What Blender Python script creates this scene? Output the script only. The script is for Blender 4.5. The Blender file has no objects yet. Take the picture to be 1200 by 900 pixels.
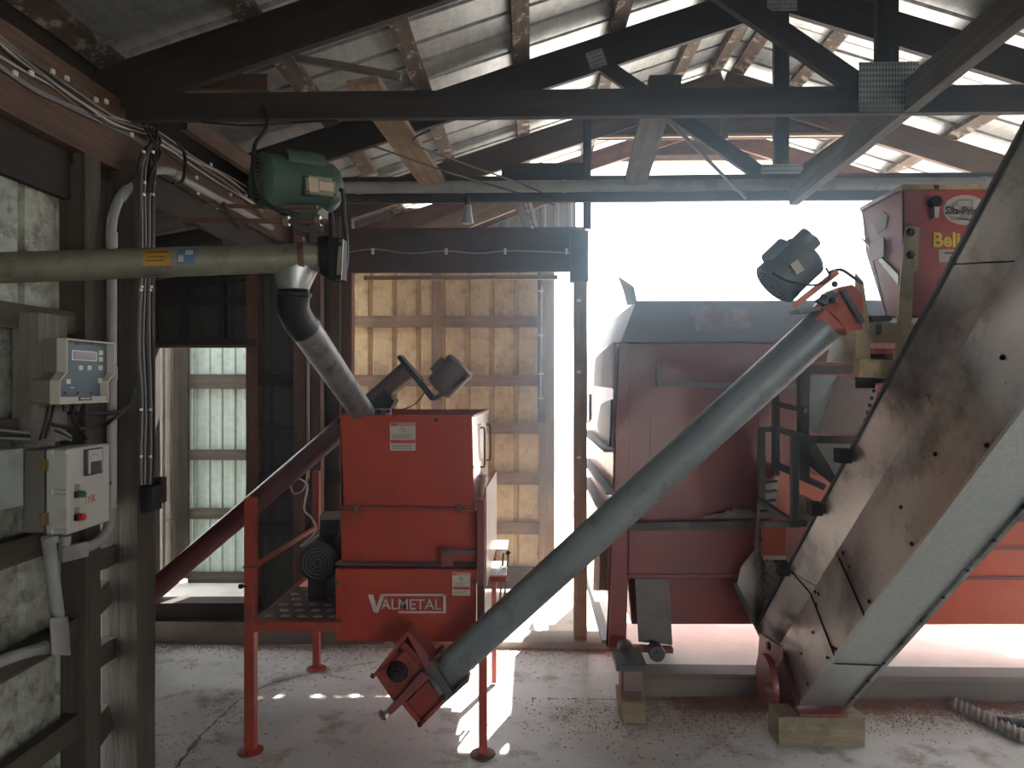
import bpy, bmesh, math, random
from mathutils import Vector, Matrix
random.seed(7)
R = math.radians
# ------------------------------------------------------------------ camera, world, sun, exposure
sc = bpy.context.scene
F, TH, CH = 850.0, R(1.5), 1.8            # focal length in pixels (1200 wide), yaw to the left, lens height in metres
cam_d = bpy.data.cameras.new('camera'); cam = bpy.data.objects.new('camera', cam_d); sc.collection.objects.link(cam)
cam.location = (0, 0, CH); cam.rotation_euler = (R(90), 0, TH)
cam_d.sensor_width = 36; cam_d.lens = F * 36 / 1200; cam_d.clip_start = .05; cam_d.clip_end = 300
sc.camera = cam
w = bpy.data.worlds.new('sky'); sc.world = w; w.use_nodes = True
bg = w.node_tree.nodes['Background']; bg.inputs[0].default_value = (.93, .97, 1, 1); bg.inputs[1].default_value = 1.15
sun_d = bpy.data.lights.new('sun', 'SUN'); sun = bpy.data.objects.new('sun', sun_d); sc.collection.objects.link(sun)
sun_d.energy = 7.0; sun_d.angle = R(.6); sun_d.color = (1, .95, .88)
sun.rotation_euler = Vector((-.30, -.78, -1)).to_track_quat('-Z', 'Y').to_euler()
sc.view_settings.view_transform = 'Standard'; sc.view_settings.look = 'None'; sc.view_settings.gamma = 1
sc.view_settings.use_curve_mapping = False
sc.view_settings.exposure = 2.42
sc.cycles.max_bounces = 9; sc.cycles.diffuse_bounces = 6; sc.cycles.use_denoising = True

# ------------------------------------------------------------------ helpers
def P(px, py, Y):
    """the point of the plane at depth Y that the photograph shows at pixel (px, py)"""
    r, u = (px - 600) / F, (450 - py) / F
    t = Y / (math.cos(TH) + r * math.sin(TH))
    return Vector((t * (r * math.cos(TH) - math.sin(TH)), Y, CH + t * u))
def PX(px, py, X):
    """the same on a plane of constant X"""
    r, u = (px - 600) / F, (450 - py) / F
    t = X / (r * math.cos(TH) - math.sin(TH))
    return Vector((X, t * (math.cos(TH) + r * math.sin(TH)), CH + t * u))

class MB:
    def __init__(s): s.v, s.f = [], []
    def add(s, vs, fs):
        n = len(s.v); s.v += [Vector(v) for v in vs]; s.f += [tuple(i + n for i in f) for f in fs]; return s
    def box(s, a, b, m=None):
        (x0, y0, z0), (x1, y1, z1) = [tuple(min(p, q) for p, q in zip(a, b)), tuple(max(p, q) for p, q in zip(a, b))]
        vs = [Vector(p) for p in ((x0,y0,z0),(x1,y0,z0),(x1,y1,z0),(x0,y1,z0),(x0,y0,z1),(x1,y0,z1),(x1,y1,z1),(x0,y1,z1))]
        if m: vs = [m @ v for v in vs]
        return s.add(vs, [(0,3,2,1),(4,5,6,7),(0,1,5,4),(1,2,6,5),(2,3,7,6),(3,0,4,7)])
    def hexa(s, p): return s.add(p, [(0,3,2,1),(4,5,6,7),(0,1,5,4),(1,2,6,5),(2,3,7,6),(3,0,4,7)])
    def prism(s, pts, off):
        n = len(pts); off = Vector(off); pts = [Vector(p) for p in pts]
        return s.add(pts + [p + off for p in pts], [tuple(range(n)), tuple(range(2*n-1, n-1, -1))] + [(i, i+n, (i+1) % n + n, (i+1) % n) for i in range(n)])
    def px(s, pts, Y, d): return s.prism([P(a, b, Y) for a, b in pts], (0, d, 0))
    def tube(s, pts, r, n=12, caps=True):
        pts = [Vector(p) for p in pts]; rr = r if isinstance(r, (list, tuple)) else [r] * len(pts)
        base = len(s.v); up = None; vs = []
        for i, p in enumerate(pts):
            d = (pts[min(i+1, len(pts)-1)] - pts[max(i-1, 0)]).normalized()
            if up is None: up = Vector((0,0,1)) if abs(d.z) < .9 else Vector((0,1,0))
            u = d.cross(up).normalized(); up = u.cross(d).normalized()
            vs += [p + rr[i] * (math.cos(2*math.pi*k/n) * u + math.sin(2*math.pi*k/n) * up) for k in range(n)]
        fs = [(i*n+k, i*n+(k+1) % n, (i+1)*n+(k+1) % n, (i+1)*n+k) for i in range(len(pts)-1) for k in range(n)]
        if caps: fs += [tuple(range(n-1, -1, -1)), tuple(range((len(pts)-1)*n, len(pts)*n))]
        return s.add(vs, fs)
    def lathe(s, c, ax, prof, n=20):
        """prof: (distance along the axis, radius)"""
        c, ax = Vector(c), Vector(ax).normalized()
        return s.tube_exact([c + ax * h for h, _ in prof], [max(r, .0004) for _, r in prof], ax, n)
    def tube_exact(s, pts, rr, ax, n):
        up = Vector((0,0,1)) if abs(ax.z) < .9 else Vector((0,1,0)); u = ax.cross(up).normalized(); up = u.cross(ax)
        vs = [p + r * (math.cos(2*math.pi*k/n) * u + math.sin(2*math.pi*k/n) * up) for p, r in zip(pts, rr) for k in range(n)]
        fs = [(i*n+k, i*n+(k+1) % n, (i+1)*n+(k+1) % n, (i+1)*n+k) for i in range(len(pts)-1) for k in range(n)]
        return s.add(vs, fs + [tuple(range(n-1, -1, -1)), tuple(range((len(pts)-1)*n, len(pts)*n))])
    def bar(s, p0, p1, w, h, up=(0,0,1)):
        """square bar: w across, h along up"""
        p0, p1 = Vector(p0), Vector(p1); d = (p1 - p0).normalized(); up = Vector(up)
        if abs(d.dot(up)) > .97: up = Vector((0,1,0))
        u = d.cross(up).normalized(); v = u.cross(d).normalized(); a, b = u * w/2, v * h/2
        return s.hexa([p0-a-b, p0+a-b, p1+a-b, p1-a-b, p0-a+b, p0+a+b, p1+a+b, p1-a+b])
    def build(s, name, mat, parent=None, label=None, bevel=0, smooth=None, kind=None, origin=None):
        me = bpy.data.meshes.new(name)
        o0 = Vector(origin) if origin is not None else (Vector(parent['_o']) if parent and '_o' in parent else Vector((0,0,0)))
        me.from_pydata([v - o0 for v in s.v], [], s.f); me.validate()
        bm = bmesh.new(); bm.from_mesh(me); bmesh.ops.recalc_face_normals(bm, faces=bm.faces); bm.to_mesh(me); bm.free()
        me.materials.append(mat)
        if smooth is None: smooth = True
        if smooth:
            me.polygons.foreach_set('use_smooth', [True] * len(me.polygons)); me.set_sharp_from_angle(angle=R(34))
        o = bpy.data.objects.new(name, me); sc.collection.objects.link(o)
        if parent:
            o.parent = parent
            if origin is not None: o.location = o0 - Vector(parent['_o'])
            o['_o'] = list(o0)
        else:
            o.location = o0; o['_o'] = list(o0)
        if label: o['label'] = label
        if kind: o['kind'] = kind
        if bevel:
            m = o.modifiers.new('bevel', 'BEVEL'); m.width = bevel; m.segments = 2; m.limit_method = 'ANGLE'; m.angle_limit = R(40)
        return o
def thing(name, label, cat, loc=(0,0,0), group=None, kind=None):
    o = bpy.data.objects.new(name, None); sc.collection.objects.link(o); o.location = loc; o.empty_display_size = .1
    o['_o'] = list(loc); o['label'] = label; o['category'] = cat
    if group: o['group'] = group
    if kind: o['kind'] = kind
    return o
def tag(o, label, cat, group=None, kind=None):
    o['label'] = label; o['category'] = cat
    if group: o['group'] = group
    if kind: o['kind'] = kind
    return o
def beam(name, mat, p0, p1, w, h, parent, up=(0,0,1), bevel=.004, label=None):
    """a sawn board of its own, grain along its local X, ends and arrises a little uneven"""
    p0, p1 = Vector(p0), Vector(p1); d = (p1 - p0); L = d.length; d.normalize(); up = Vector(up)
    if abs(d.dot(up)) > .97: up = Vector((0,-1,0))
    yv = up.cross(d).normalized(); zv = d.cross(yv).normalized()
    M = Matrix((d, yv, zv)).transposed().to_4x4()
    me = bpy.data.meshes.new(name); bm = bmesh.new()
    n = max(2, int(L / .35)); rings = []
    rs = random.Random(int(L*1000) + int(abs(p0.x)*977) + int(p0.z*313))
    for i in range(n + 1):
        x = L * i / n; j = [rs.uniform(-.0018, .0018) for _ in range(4)]
        rings.append([bm.verts.new((x, a*w/2 + j[0], b*h/2 + j[1])) for a, b in ((-1,-1),(1,-1),(1,1),(-1,1))])
    for a, b in zip(rings, rings[1:]):
        for k in range(4): bm.faces.new((a[k], a[(k+1)%4], b[(k+1)%4], b[k]))
    bm.faces.new(rings[0][::-1]); bm.faces.new(rings[-1])
    bmesh.ops.recalc_face_normals(bm, faces=bm.faces); bm.to_mesh(me); bm.free(); me.materials.append(mat)
    o = bpy.data.objects.new(name, me); sc.collection.objects.link(o); o.parent = parent
    o.rotation_euler = M.to_euler(); o.location = p0 - (Vector(parent['_o']) if parent else Vector((0,0,0))); o['_o'] = list(p0)
    if label: o['label'] = label
    return o
def inst(name, me, parent, loc, rot=None, scale=1):
    o = bpy.data.objects.new(name, me); sc.collection.objects.link(o); o.parent = parent
    o.location = Vector(loc) - Vector(parent['_o'])
    if rot is not None: o.rotation_euler = rot
    o.scale = (scale,)*3 if not isinstance(scale, tuple) else scale
    return o
def smoothpath(pts, k=6):
    pts = [Vector(p) for p in pts]; out = []
    for i in range(len(pts)-1):
        a, b, c, d = pts[max(i-1,0)], pts[i], pts[i+1], pts[min(i+2, len(pts)-1)]
        for j in range(k):
            t = j/k; out.append(.5*((2*b) + (c-a)*t + (2*a-5*b+4*c-d)*t*t + (3*b-a-3*c+d)*t**3))
    return out + [pts[-1]]
def text(name, s, mat, parent, loc, size, right, up, depth=.002, sx=1.0, label=None, align='LEFT', bold=0):
    cu = bpy.data.curves.new(name, 'FONT'); cu.body = s; cu.size = size; cu.extrude = depth/2; cu.align_x = align; cu.offset = bold; cu.resolution_u = 3
    t = bpy.data.objects.new(name, cu); sc.collection.objects.link(t); bpy.context.view_layer.update()
    me = bpy.data.meshes.new_from_object(t.evaluated_get(bpy.context.evaluated_depsgraph_get())); bpy.data.objects.remove(t)
    me.materials.clear(); me.materials.append(mat)
    o = bpy.data.objects.new(name, me); sc.collection.objects.link(o); o.parent = parent
    r, u = Vector(right).normalized(), Vector(up).normalized(); n = r.cross(u)
    o.rotation_euler = Matrix((r, u, n)).transposed().to_euler(); o.location = Vector(loc) - Vector(parent['_o']); o.scale = (sx, 1, 1)
    if label: o['label'] = label
    return o

# ------------------------------------------------------------------ materials
def mat(name, col, rough=.6, metal=0, col2=None, nscale=6, stretch=(1,1,1), mix=(.4,.65), dirt=None, dscale=3, dmix=(.5,.7), bump=.2, bscale=40, spec=.5, detail=6, emit=None, coat=0, wear=None):
    m = bpy.data.materials.new(name); m.use_nodes = True; nt = m.node_tree; N = nt.nodes; L = nt.links
    b = N['Principled BSDF']; b.inputs['Roughness'].default_value = rough; b.inputs['Metallic'].default_value = metal
    b.inputs['Specular IOR Level'].default_value = spec; b.inputs['Coat Weight'].default_value = coat; b.inputs['Coat Roughness'].default_value = .12
    tc = N.new('ShaderNodeTexCoord'); mp = N.new('ShaderNodeMapping'); mp.inputs['Scale'].default_value = stretch
    L.new(tc.outputs['Object'], mp.inputs[0])
    def noise(sc_, src, d=detail, r=.6):
        n = N.new('ShaderNodeTexNoise'); n.inputs['Scale'].default_value = sc_; n.inputs['Detail'].default_value = d; n.inputs['Roughness'].default_value = r
        L.new(src, n.inputs['Vector']); return n.outputs['Fac']
    def ramp(f, a, b_):
        r = N.new('ShaderNodeMapRange'); r.inputs['From Min'].default_value = a; r.inputs['From Max'].default_value = b_; L.new(f, r.inputs['Value']); return r.outputs['Result']
    def mixc(f, a, b_):
        x = N.new('ShaderNodeMix'); x.data_type = 'RGBA'; L.new(f, x.inputs[0])
        for i, c in ((6, a), (7, b_)):
            if isinstance(c, tuple): x.inputs[i].default_value = (*c, 1)
            else: L.new(c, x.inputs[i])
        return x.outputs[2]
    c = col
    if col2: c = mixc(ramp(noise(nscale, mp.outputs[0]), *mix), col, col2)
    if dirt: c = mixc(ramp(noise(dscale, tc.outputs['Object'], 9, .7), *dmix), c, dirt)
    if wear: c = mixc(ramp(noise(wear[1], tc.outputs['Object'], 4, .8), wear[2], wear[2] + .06), c, wear[0])
    if isinstance(c, tuple): b.inputs['Base Color'].default_value = (*c, 1)
    else: L.new(c, b.inputs['Base Color'])
    if metal > .3 or coat:
        r = N.new('ShaderNodeMapRange'); r.inputs['To Min'].default_value = max(.05, rough-.12); r.inputs['To Max'].default_value = min(1, rough+.2)
        L.new(noise(7, tc.outputs['Object']), r.inputs['Value']); L.new(r.outputs[0], b.inputs['Roughness'])
    if bump:
        bp = N.new('ShaderNodeBump'); bp.inputs['Strength'].default_value = bump; bp.inputs['Distance'].default_value = .004
        L.new(noise(bscale, mp.outputs[0], 5), bp.inputs['Height']); L.new(bp.outputs[0], b.inputs['Normal'])
    if emit: b.inputs['Emission Color'].default_value = (*emit[0], 1); b.inputs['Emission Strength'].default_value = emit[1]
    return m
WS = (.6, 9, 9)
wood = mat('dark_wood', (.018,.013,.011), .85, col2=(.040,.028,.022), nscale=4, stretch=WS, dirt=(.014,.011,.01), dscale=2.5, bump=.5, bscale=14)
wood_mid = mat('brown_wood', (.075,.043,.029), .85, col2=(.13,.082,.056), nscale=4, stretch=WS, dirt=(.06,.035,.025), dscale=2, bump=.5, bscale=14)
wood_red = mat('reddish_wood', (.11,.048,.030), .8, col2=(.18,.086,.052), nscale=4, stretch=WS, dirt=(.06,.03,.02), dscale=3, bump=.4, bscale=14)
wood_pale = mat('pale_wood', (.22,.145,.09), .8, col2=(.33,.24,.155), nscale=4, stretch=WS, dirt=(.16,.10,.06), dscale=3, bump=.4, bscale=14)
wood_grey = mat('grey_weathered_wood', (.12,.106,.092), .9, col2=(.20,.178,.155), nscale=4, stretch=WS, dirt=(.08,.065,.05), dscale=2, bump=.6, bscale=14)
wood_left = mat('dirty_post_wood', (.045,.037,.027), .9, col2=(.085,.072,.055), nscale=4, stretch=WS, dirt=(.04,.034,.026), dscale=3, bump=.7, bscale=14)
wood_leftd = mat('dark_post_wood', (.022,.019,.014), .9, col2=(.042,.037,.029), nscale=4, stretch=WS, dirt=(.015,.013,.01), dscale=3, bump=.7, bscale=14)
wood_mould = mat('stained_purlin_wood', (.045,.030,.022), .9, col2=(.09,.06,.042), nscale=4, stretch=WS, dirt=(.30,.265,.22), dscale=11, dmix=(.54,.60), bump=.5, bscale=14)
wood_girt = mat('sunlit_girt_wood', (.24,.15,.09), .8, col2=(.34,.23,.15), nscale=4, stretch=WS, dirt=(.12,.07,.045), dscale=3, bump=.4, bscale=14)  # paler copy of the brown wood with sunlight put into its colour
greydust = mat('dust_grey_paint', (.19,.185,.18), .7, col2=(.15,.145,.14), nscale=4, dirt=(.10,.08,.07), dscale=7, bump=.1)
wood_block = mat('block_wood', (.22,.18,.115), .85, col2=(.36,.30,.20), nscale=4, stretch=(1,9,9), dirt=(.1,.09,.055), dscale=6, bump=.5, bscale=14)
roof_m = mat('roof_sheet', (.40,.41,.41), .42, .5, col2=(.29,.30,.295), nscale=3, stretch=(.7,5,.7), dirt=(.20,.20,.185), dscale=16, dmix=(.5,.75), bump=.05)
wall_m = mat('green_grey_wall_sheet', (.36,.38,.32), .6, .1, col2=(.22,.235,.195), nscale=3, stretch=(7,7,.5), dirt=(.06,.055,.045), dscale=9, dmix=(.50,.66), bump=.1)
out_m = mat('pale_green_sheet', (.36,.45,.41), .5, .1, col2=(.30,.37,.33), nscale=3, stretch=(5,5,.5), dirt=(.20,.22,.15), dscale=4, dmix=(.55,.75), bump=.1)
tan_m = mat('tan_wall_sheet', (.72,.56,.33), .6, 0, col2=(.60,.45,.25), nscale=3, stretch=(6,6,.5), dirt=(.26,.175,.09), dscale=6, dmix=(.5,.72), bump=.1)
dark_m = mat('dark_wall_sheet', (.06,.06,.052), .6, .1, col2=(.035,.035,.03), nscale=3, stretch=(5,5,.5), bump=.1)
galv = mat('galvanised_steel', (.50,.53,.54), .36, .85, col2=(.38,.41,.42), nscale=14, dirt=(.20,.18,.15), dscale=2.2, dmix=(.52,.72), bump=.06, bscale=90)
galv_dirty = mat('weathered_steel', (.46,.455,.44), .30, .8, col2=(.27,.27,.265), nscale=2.5, dirt=(.085,.085,.083), dscale=2.6, dmix=(.49,.66), wear=((.07,.06,.05), 26, .66), bump=.15, bscale=30)
galv_clean = mat('spangled_steel', (.52,.56,.54), .38, .75, col2=(.45,.49,.475), nscale=60, mix=(.4,.6), bump=.05, bscale=120)
tube_m = mat('blue_grey_tube', (.25,.285,.30), .42, .35, col2=(.19,.22,.235), nscale=3, stretch=(1,1,1), dirt=(.12,.12,.11), dscale=9, dmix=(.52,.7), bump=.1)
olive = mat('olive_grey_tube', (.22,.22,.165), .45, .2, col2=(.17,.17,.125), nscale=5, dirt=(.09,.075,.05), dscale=8, bump=.15)
red = mat('red_paint', (.42,.055,.030), .38, 0, col2=(.34,.046,.027), nscale=2.5, dirt=(.15,.04,.03), dscale=5, dmix=(.58,.8), bump=.05, coat=.12, spec=.3)
red_veiled = mat('veiled_red_paint', (.23,.042,.042), .42, 0, col2=(.19,.045,.047), nscale=2.5, dirt=(.13,.055,.055), dscale=4, dmix=(.52,.75), bump=.05, coat=.2)  # red desaturated so the bluish haze veil sits in the colour
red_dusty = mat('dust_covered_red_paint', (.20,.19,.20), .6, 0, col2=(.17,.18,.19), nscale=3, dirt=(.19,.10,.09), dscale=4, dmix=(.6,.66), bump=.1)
greasy_red = mat('greasy_red_paint', (.27,.042,.026), .45, 0, col2=(.20,.035,.025), nscale=4, dirt=(.03,.016,.014), dscale=9, dmix=(.50,.66), bump=.1)
orange = mat('orange_paint', (.50,.10,.05), .4, 0, col2=(.42,.09,.045), nscale=3, bump=.05, coat=.2)
rail_red = mat('worn_red_rail_paint', (.38,.055,.032), .45, 0, col2=(.29,.046,.028), nscale=8, dirt=(.13,.05,.03), dscale=9, dmix=(.55,.68), bump=.1)
tread_m = mat('worn_tread_plate', (.10,.075,.065), .5, .4, col2=(.17,.10,.085), nscale=5, bump=.1)
green = mat('green_motor_paint', (.045,.088,.068), .38, 0, col2=(.055,.098,.075), nscale=6, dirt=(.06,.065,.05), dscale=6, dmix=(.55,.75), bump=.1, coat=.2)
bluegrey = mat('blue_grey_motor_paint', (.12,.17,.21), .45, .1, dirt=(.2,.16,.14), dscale=6, bump=.1)
brownmotor = mat('dusty_brown_motor', (.075,.048,.042), .5, .2, col2=(.12,.075,.062), nscale=5, bump=.1)
black = mat('black_rubber', (.008,.008,.009), .45, 0, bump=.1)
blackm = mat('black_iron', (.014,.013,.014), .6, 0, bump=.2, spec=.25)
dgrey = mat('dark_grey_steel', (.065,.075,.082), .5, .4, col2=(.10,.11,.115), nscale=6, dirt=(.12,.09,.07), dscale=7, bump=.15)
rust = mat('rusty_steel', (.12,.065,.042), .75, .3, col2=(.2,.12,.08), nscale=12, bump=.3)
pvc = mat('grey_pvc', (.29,.30,.295), .45, 0, col2=(.24,.25,.24), nscale=3, dirt=(.17,.16,.13), dscale=6, bump=.03)
boxgrey = mat('grey_enclosure', (.46,.47,.43), .5, 0, col2=(.41,.42,.385), nscale=3, dirt=(.25,.24,.2), dscale=6, dmix=(.55,.8), bump=.03)
boxside = mat('beige_grey_housing', (.15,.14,.12), .55, 0, dirt=(.10,.09,.07), dscale=6, bump=.03)
white = mat('white_plastic', (.7,.7,.66), .5, bump=0)
keyw = mat('pale_key', (.6,.66,.6), .5, bump=0)
panelblue = mat('blue_grey_keypad', (.085,.13,.165), .5, bump=0)
lcd = mat('lcd_glass', (.14,.12,.13), .2, bump=0)
tanp = mat('tan_paint', (.50,.40,.22), .5, .1, col2=(.42,.33,.18), nscale=5, dirt=(.2,.15,.09), dscale=7, bump=.05)
yellow = mat('yellow_print', (.85,.62,.05), .5, bump=0)
ambers = mat('amber_sticker', (.42,.22,.02), .5, dirt=(.2,.12,.04), dscale=30, bump=0)
blues = mat('blue_sticker', (.05,.14,.27), .5, bump=0)
cream = mat('cream_print', (.5,.47,.42), .5, bump=0)
dprint = mat('dark_print', (.05,.04,.045), .6, bump=0)
redprint = mat('red_print', (.55,.05,.04), .6, bump=0)
silver = mat('silver_print', (.50,.46,.44), .5, 0, bump=0)
brass = mat('brass_hinge', (.22,.17,.07), .5, .4, bump=0)
copperm = mat('pale_nameplate', (.55,.42,.34), .45, .2, bump=0)
redb = mat('red_button_plastic', (.5,.02,.03), .35, bump=0); greenb = mat('green_button_plastic', (.02,.13,.085), .35, bump=0)
cablegrey = mat('grey_cable', (.17,.175,.18), .5, bump=0); cableblack = mat('black_cable', (.009,.009,.01), .6, bump=0); cablewhite = mat('dirty_white_cable', (.42,.40,.36), .5, bump=0)
crayon = mat('rust_red_marker', (.45,.20,.13), .8, bump=0)
straw = mat('straw', (.36,.27,.18), .8, col2=(.24,.17,.11), nscale=30, bump=0)
silage = mat('dark_silage', (.24,.115,.06), .95, col2=(.36,.19,.11), nscale=30, bump=0)
wool = mat('tangled_pale_fibre', (.42,.43,.42), .8, bump=0)
# ------------------------------------------------------------------ ground, floor
def concrete(name, ca, cb, stain, box):
    m = mat(name, ca, .8, col2=cb, nscale=1.6, dirt=(.22,.185,.16), dscale=3.5, dmix=(.53,.70), wear=((.16,.12,.09), 45, .70), bump=.8, bscale=22)
    nt = m.node_tree; N, L = nt.nodes, nt.links; b = N['Principled BSDF']
    if stain:
        src = b.inputs['Base Color'].links[0].from_socket
        tc = N.new('ShaderNodeTexCoord'); sp = N.new('ShaderNodeSeparateXYZ'); L.new(tc.outputs['Object'], sp.inputs[0])
        def mth(op, a, b_):
            x = N.new('ShaderNodeMath'); x.operation = op
            for i, v in enumerate((a, b_)):
                if isinstance(v, (int, float)): x.inputs[i].default_value = v
                else: L.new(v, x.inputs[i])
            return x.outputs[0]
        n = N.new('ShaderNodeTexNoise'); n.inputs['Scale'].default_value = 5; n.inputs['Detail'].default_value = 10; n.inputs['Roughness'].default_value = .75
        L.new(tc.outputs['Object'], n.inputs['Vector'])
        def clampmap(v, a, b_):
            r = N.new('ShaderNodeMapRange'); r.inputs[1].default_value = a; r.inputs[2].default_value = b_; L.new(v, r.inputs[0]); return r.outputs[0]
        # spilled silage stain that lies along the kerb, right of the jack
        m1 = mth('MULTIPLY', clampmap(sp.outputs[1], box[1]-.35, box[1]), clampmap(sp.outputs[0], box[0]-.5, box[0]+.3))
        f = clampmap(mth('ADD', mth('MULTIPLY', m1, .55), n.outputs['Fac']), .78, .95)
        x = N.new('ShaderNodeMix'); x.data_type = 'RGBA'; L.new(f, x.inputs[0]); L.new(src, x.inputs[6]); x.inputs[7].default_value = (*stain, 1)
        L.new(x.outputs[2], b.inputs['Base Color'])
    return m
floor_m = concrete('dusty_concrete', (.68,.69,.69), (.53,.535,.53), (.20,.075,.03), (.75, 4.15))
kerb_m = concrete('kerb_concrete', (.20,.165,.145), (.12,.095,.082), None, None)
sill_m = concrete('sill_concrete', (.42,.38,.33), (.33,.29,.25), None, None)
ground_m = mat('pale_gravel', (.62,.59,.54), .9, col2=(.50,.47,.43), nscale=4, dirt=(.3,.2,.12), dscale=5, dmix=(.6,.75), bump=.5, bscale=40)
# interior slab: a grid with gentle unevenness
def slab(x0, x1, y0, y1, z0, z1, n=60):
    b = MB(); nx = n; ny = int(n * (y1-y0) / (x1-x0)); rs = random.Random(3)
    h = lambda x, y: z1 + .004 * (math.sin(2.1*x+.6*y) + math.sin(1.3*y-2.4*x)) - .004
    vs = [(x0 + (x1-x0)*i/nx, y0 + (y1-y0)*j/ny, h(x0 + (x1-x0)*i/nx, y0 + (y1-y0)*j/ny) + rs.uniform(-.001,.0)) for j in range(ny+1) for i in range(nx+1)]
    b.add(vs, [(j*(nx+1)+i, j*(nx+1)+i+1, (j+1)*(nx+1)+i+1, (j+1)*(nx+1)+i) for j in range(ny) for i in range(nx)])
    return b
fl = tag(slab(-3.4, 5.0, -3.5, 5.0, -.1, 0).build('floor', floor_m, kind='structure', smooth=True), 'dusty pale concrete floor strewn with straw and brown spill', 'floor')
gr = tag(MB().box((-40,-30,-.14),(40,60,-.04)).build('ground', ground_m, kind='structure'), 'sunlit pale gravel ground outside the shed', 'ground')
yard = tag(MB().box((.62,4.34,-.1),(7.5,16,.10)).build('yard_slab', mat('sun_white_slab', (.80,.77,.72), .9, col2=(.72,.69,.64), nscale=4, dirt=(.45,.36,.28), dscale=5, dmix=(.62,.8), bump=.4, bscale=40), kind='structure'), 'raised slab with sun glare put into its white colour, under the red mixer wagon', 'slab')  # near-white colour holds the sun glare on the ground
# crack across the slab: narrow ragged wedge, part of the floor
cp = [P(208,897,3), P(236,862,3), P(262,838,3), P(290,815,3), P(330,799,3), P(372,788,3)]
def floorpt(px, py, z=0.0):
    Y = (CH - z) * F / (py - 450); 
    for _ in range(4):
        p = P(px, py, Y); Y += (p.z - z) * F / (py - 450)
    return P(px, py, Y)
cps = smoothpath([floorpt(*q) for q in ((203,905),(222,880),(240,858),(262,838),(285,818),(318,802),(372,788),(440,776))], 8)
rs = random.Random(5); b = MB(); vs = []
for i, p in enumerate(cps):
    wd = rs.uniform(.002,.009) * (1.6 if i < 20 else .8); j = Vector((rs.uniform(-.006,.006), rs.uniform(-.006,.006), 0))
    vs += [p + j + Vector((-wd, wd*.6, .0035)), p + j + Vector((wd, -wd*.6, .0035))]
b.add(vs, [(2*i, 2*i+1, 2*i+3, 2*i+2) for i in range(len(cps)-1)])
b.build('crack', mat('crack_fill', (.13,.10,.08), .95, bump=0), fl, 'dark ragged crack in the slab')
# kerbs and sills
k = MB(); p0 = P(752,800,4.19)
k.prism([(.65,4.19,-.05),(.65,4.19,.105),(.65,4.215,.125),(.65,4.36,.125),(.65,4.36,-.05)], (6.8,0,0))
tag(k.build('trim_1', kerb_m, kind='structure'), 'worn concrete kerb in front of the red mixer wagon', 'kerb')
k = MB().prism([(-1.0,4.93,-.1),(-1.0,4.93,.045),(-1.0,4.96,.06),(-1.0,5.12,.06),(-1.0,5.12,-.1)], (1.86,0,0))
tag(k.build('trim_2', sill_m, kind='structure'), 'low sunlit concrete sill under the slender doorway post', 'sill')
k = MB().box((-3.4,5.0,-.1),(-1.0,5.22,.14))
tag(k.build('trim_3', kerb_m, kind='structure'), 'dusty concrete footing below the small doorway at left', 'footing')
# loose litter (nobody could count it)
def litter(name, label, m, n, place, size, seed, flat=.3):
    rs = random.Random(seed); b = MB()
    for _ in range(n):
        x, y, z = place(rs); L = rs.uniform(*size); a = rs.uniform(0, math.pi); t = rs.uniform(.0008,.002) * (1 + 3*flat*rs.random())
        d = Vector((math.cos(a), math.sin(a), rs.uniform(-.15,.25))) * L/2
        b.bar(Vector((x,y,z+t)) - d, Vector((x,y,z+t)) + d, t*2, t)
    return tag(b.build(name, m, smooth=False), label, 'litter', kind='stuff')
litter('straw_litter', 'scattered bits of straw and chaff over the concrete floor', straw, 1300,
       lambda r: (lambda p: (p.x + r.gauss(0,.12), min(p.y + r.gauss(0,.14), 4.9), .001))(r.choice(cps)) if r.random() < .25 else (r.uniform(-2.6,3.4), r.uniform(2.9,4.9) if r.random() < .5 else r.gauss(4.75,.1), .001), (.005,.022), 1)
litter('silage_spill', 'brown crumbly silage spilled along the foot of the kerb', silage, 6500,
       lambda r: (min(5, .8 + abs(r.gauss(0, 1.6))), 4.18 - abs(r.gauss(0,.12)) - (.25*r.random() if r.random() < .3 else 0), abs(r.gauss(0,.006))), (.002,.010), 2, .5)
litter('dark_crumbs', 'dark crumbs on the floor before the wooden jack block', silage, 900,
       lambda r: (r.gauss(.55,.35), min(4.15, r.gauss(3.95,.2)), 0.0), (.002,.012), 3, .5)
litter('footing_chaff', 'brown chaff drift along the footing under the stand', silage, 1500,
       lambda r: (r.uniform(-2.7,.8), 4.94 - abs(r.gauss(0,.05)) + (.06 if False else 0), 0.0), (.002,.012), 4, .4)

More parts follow.
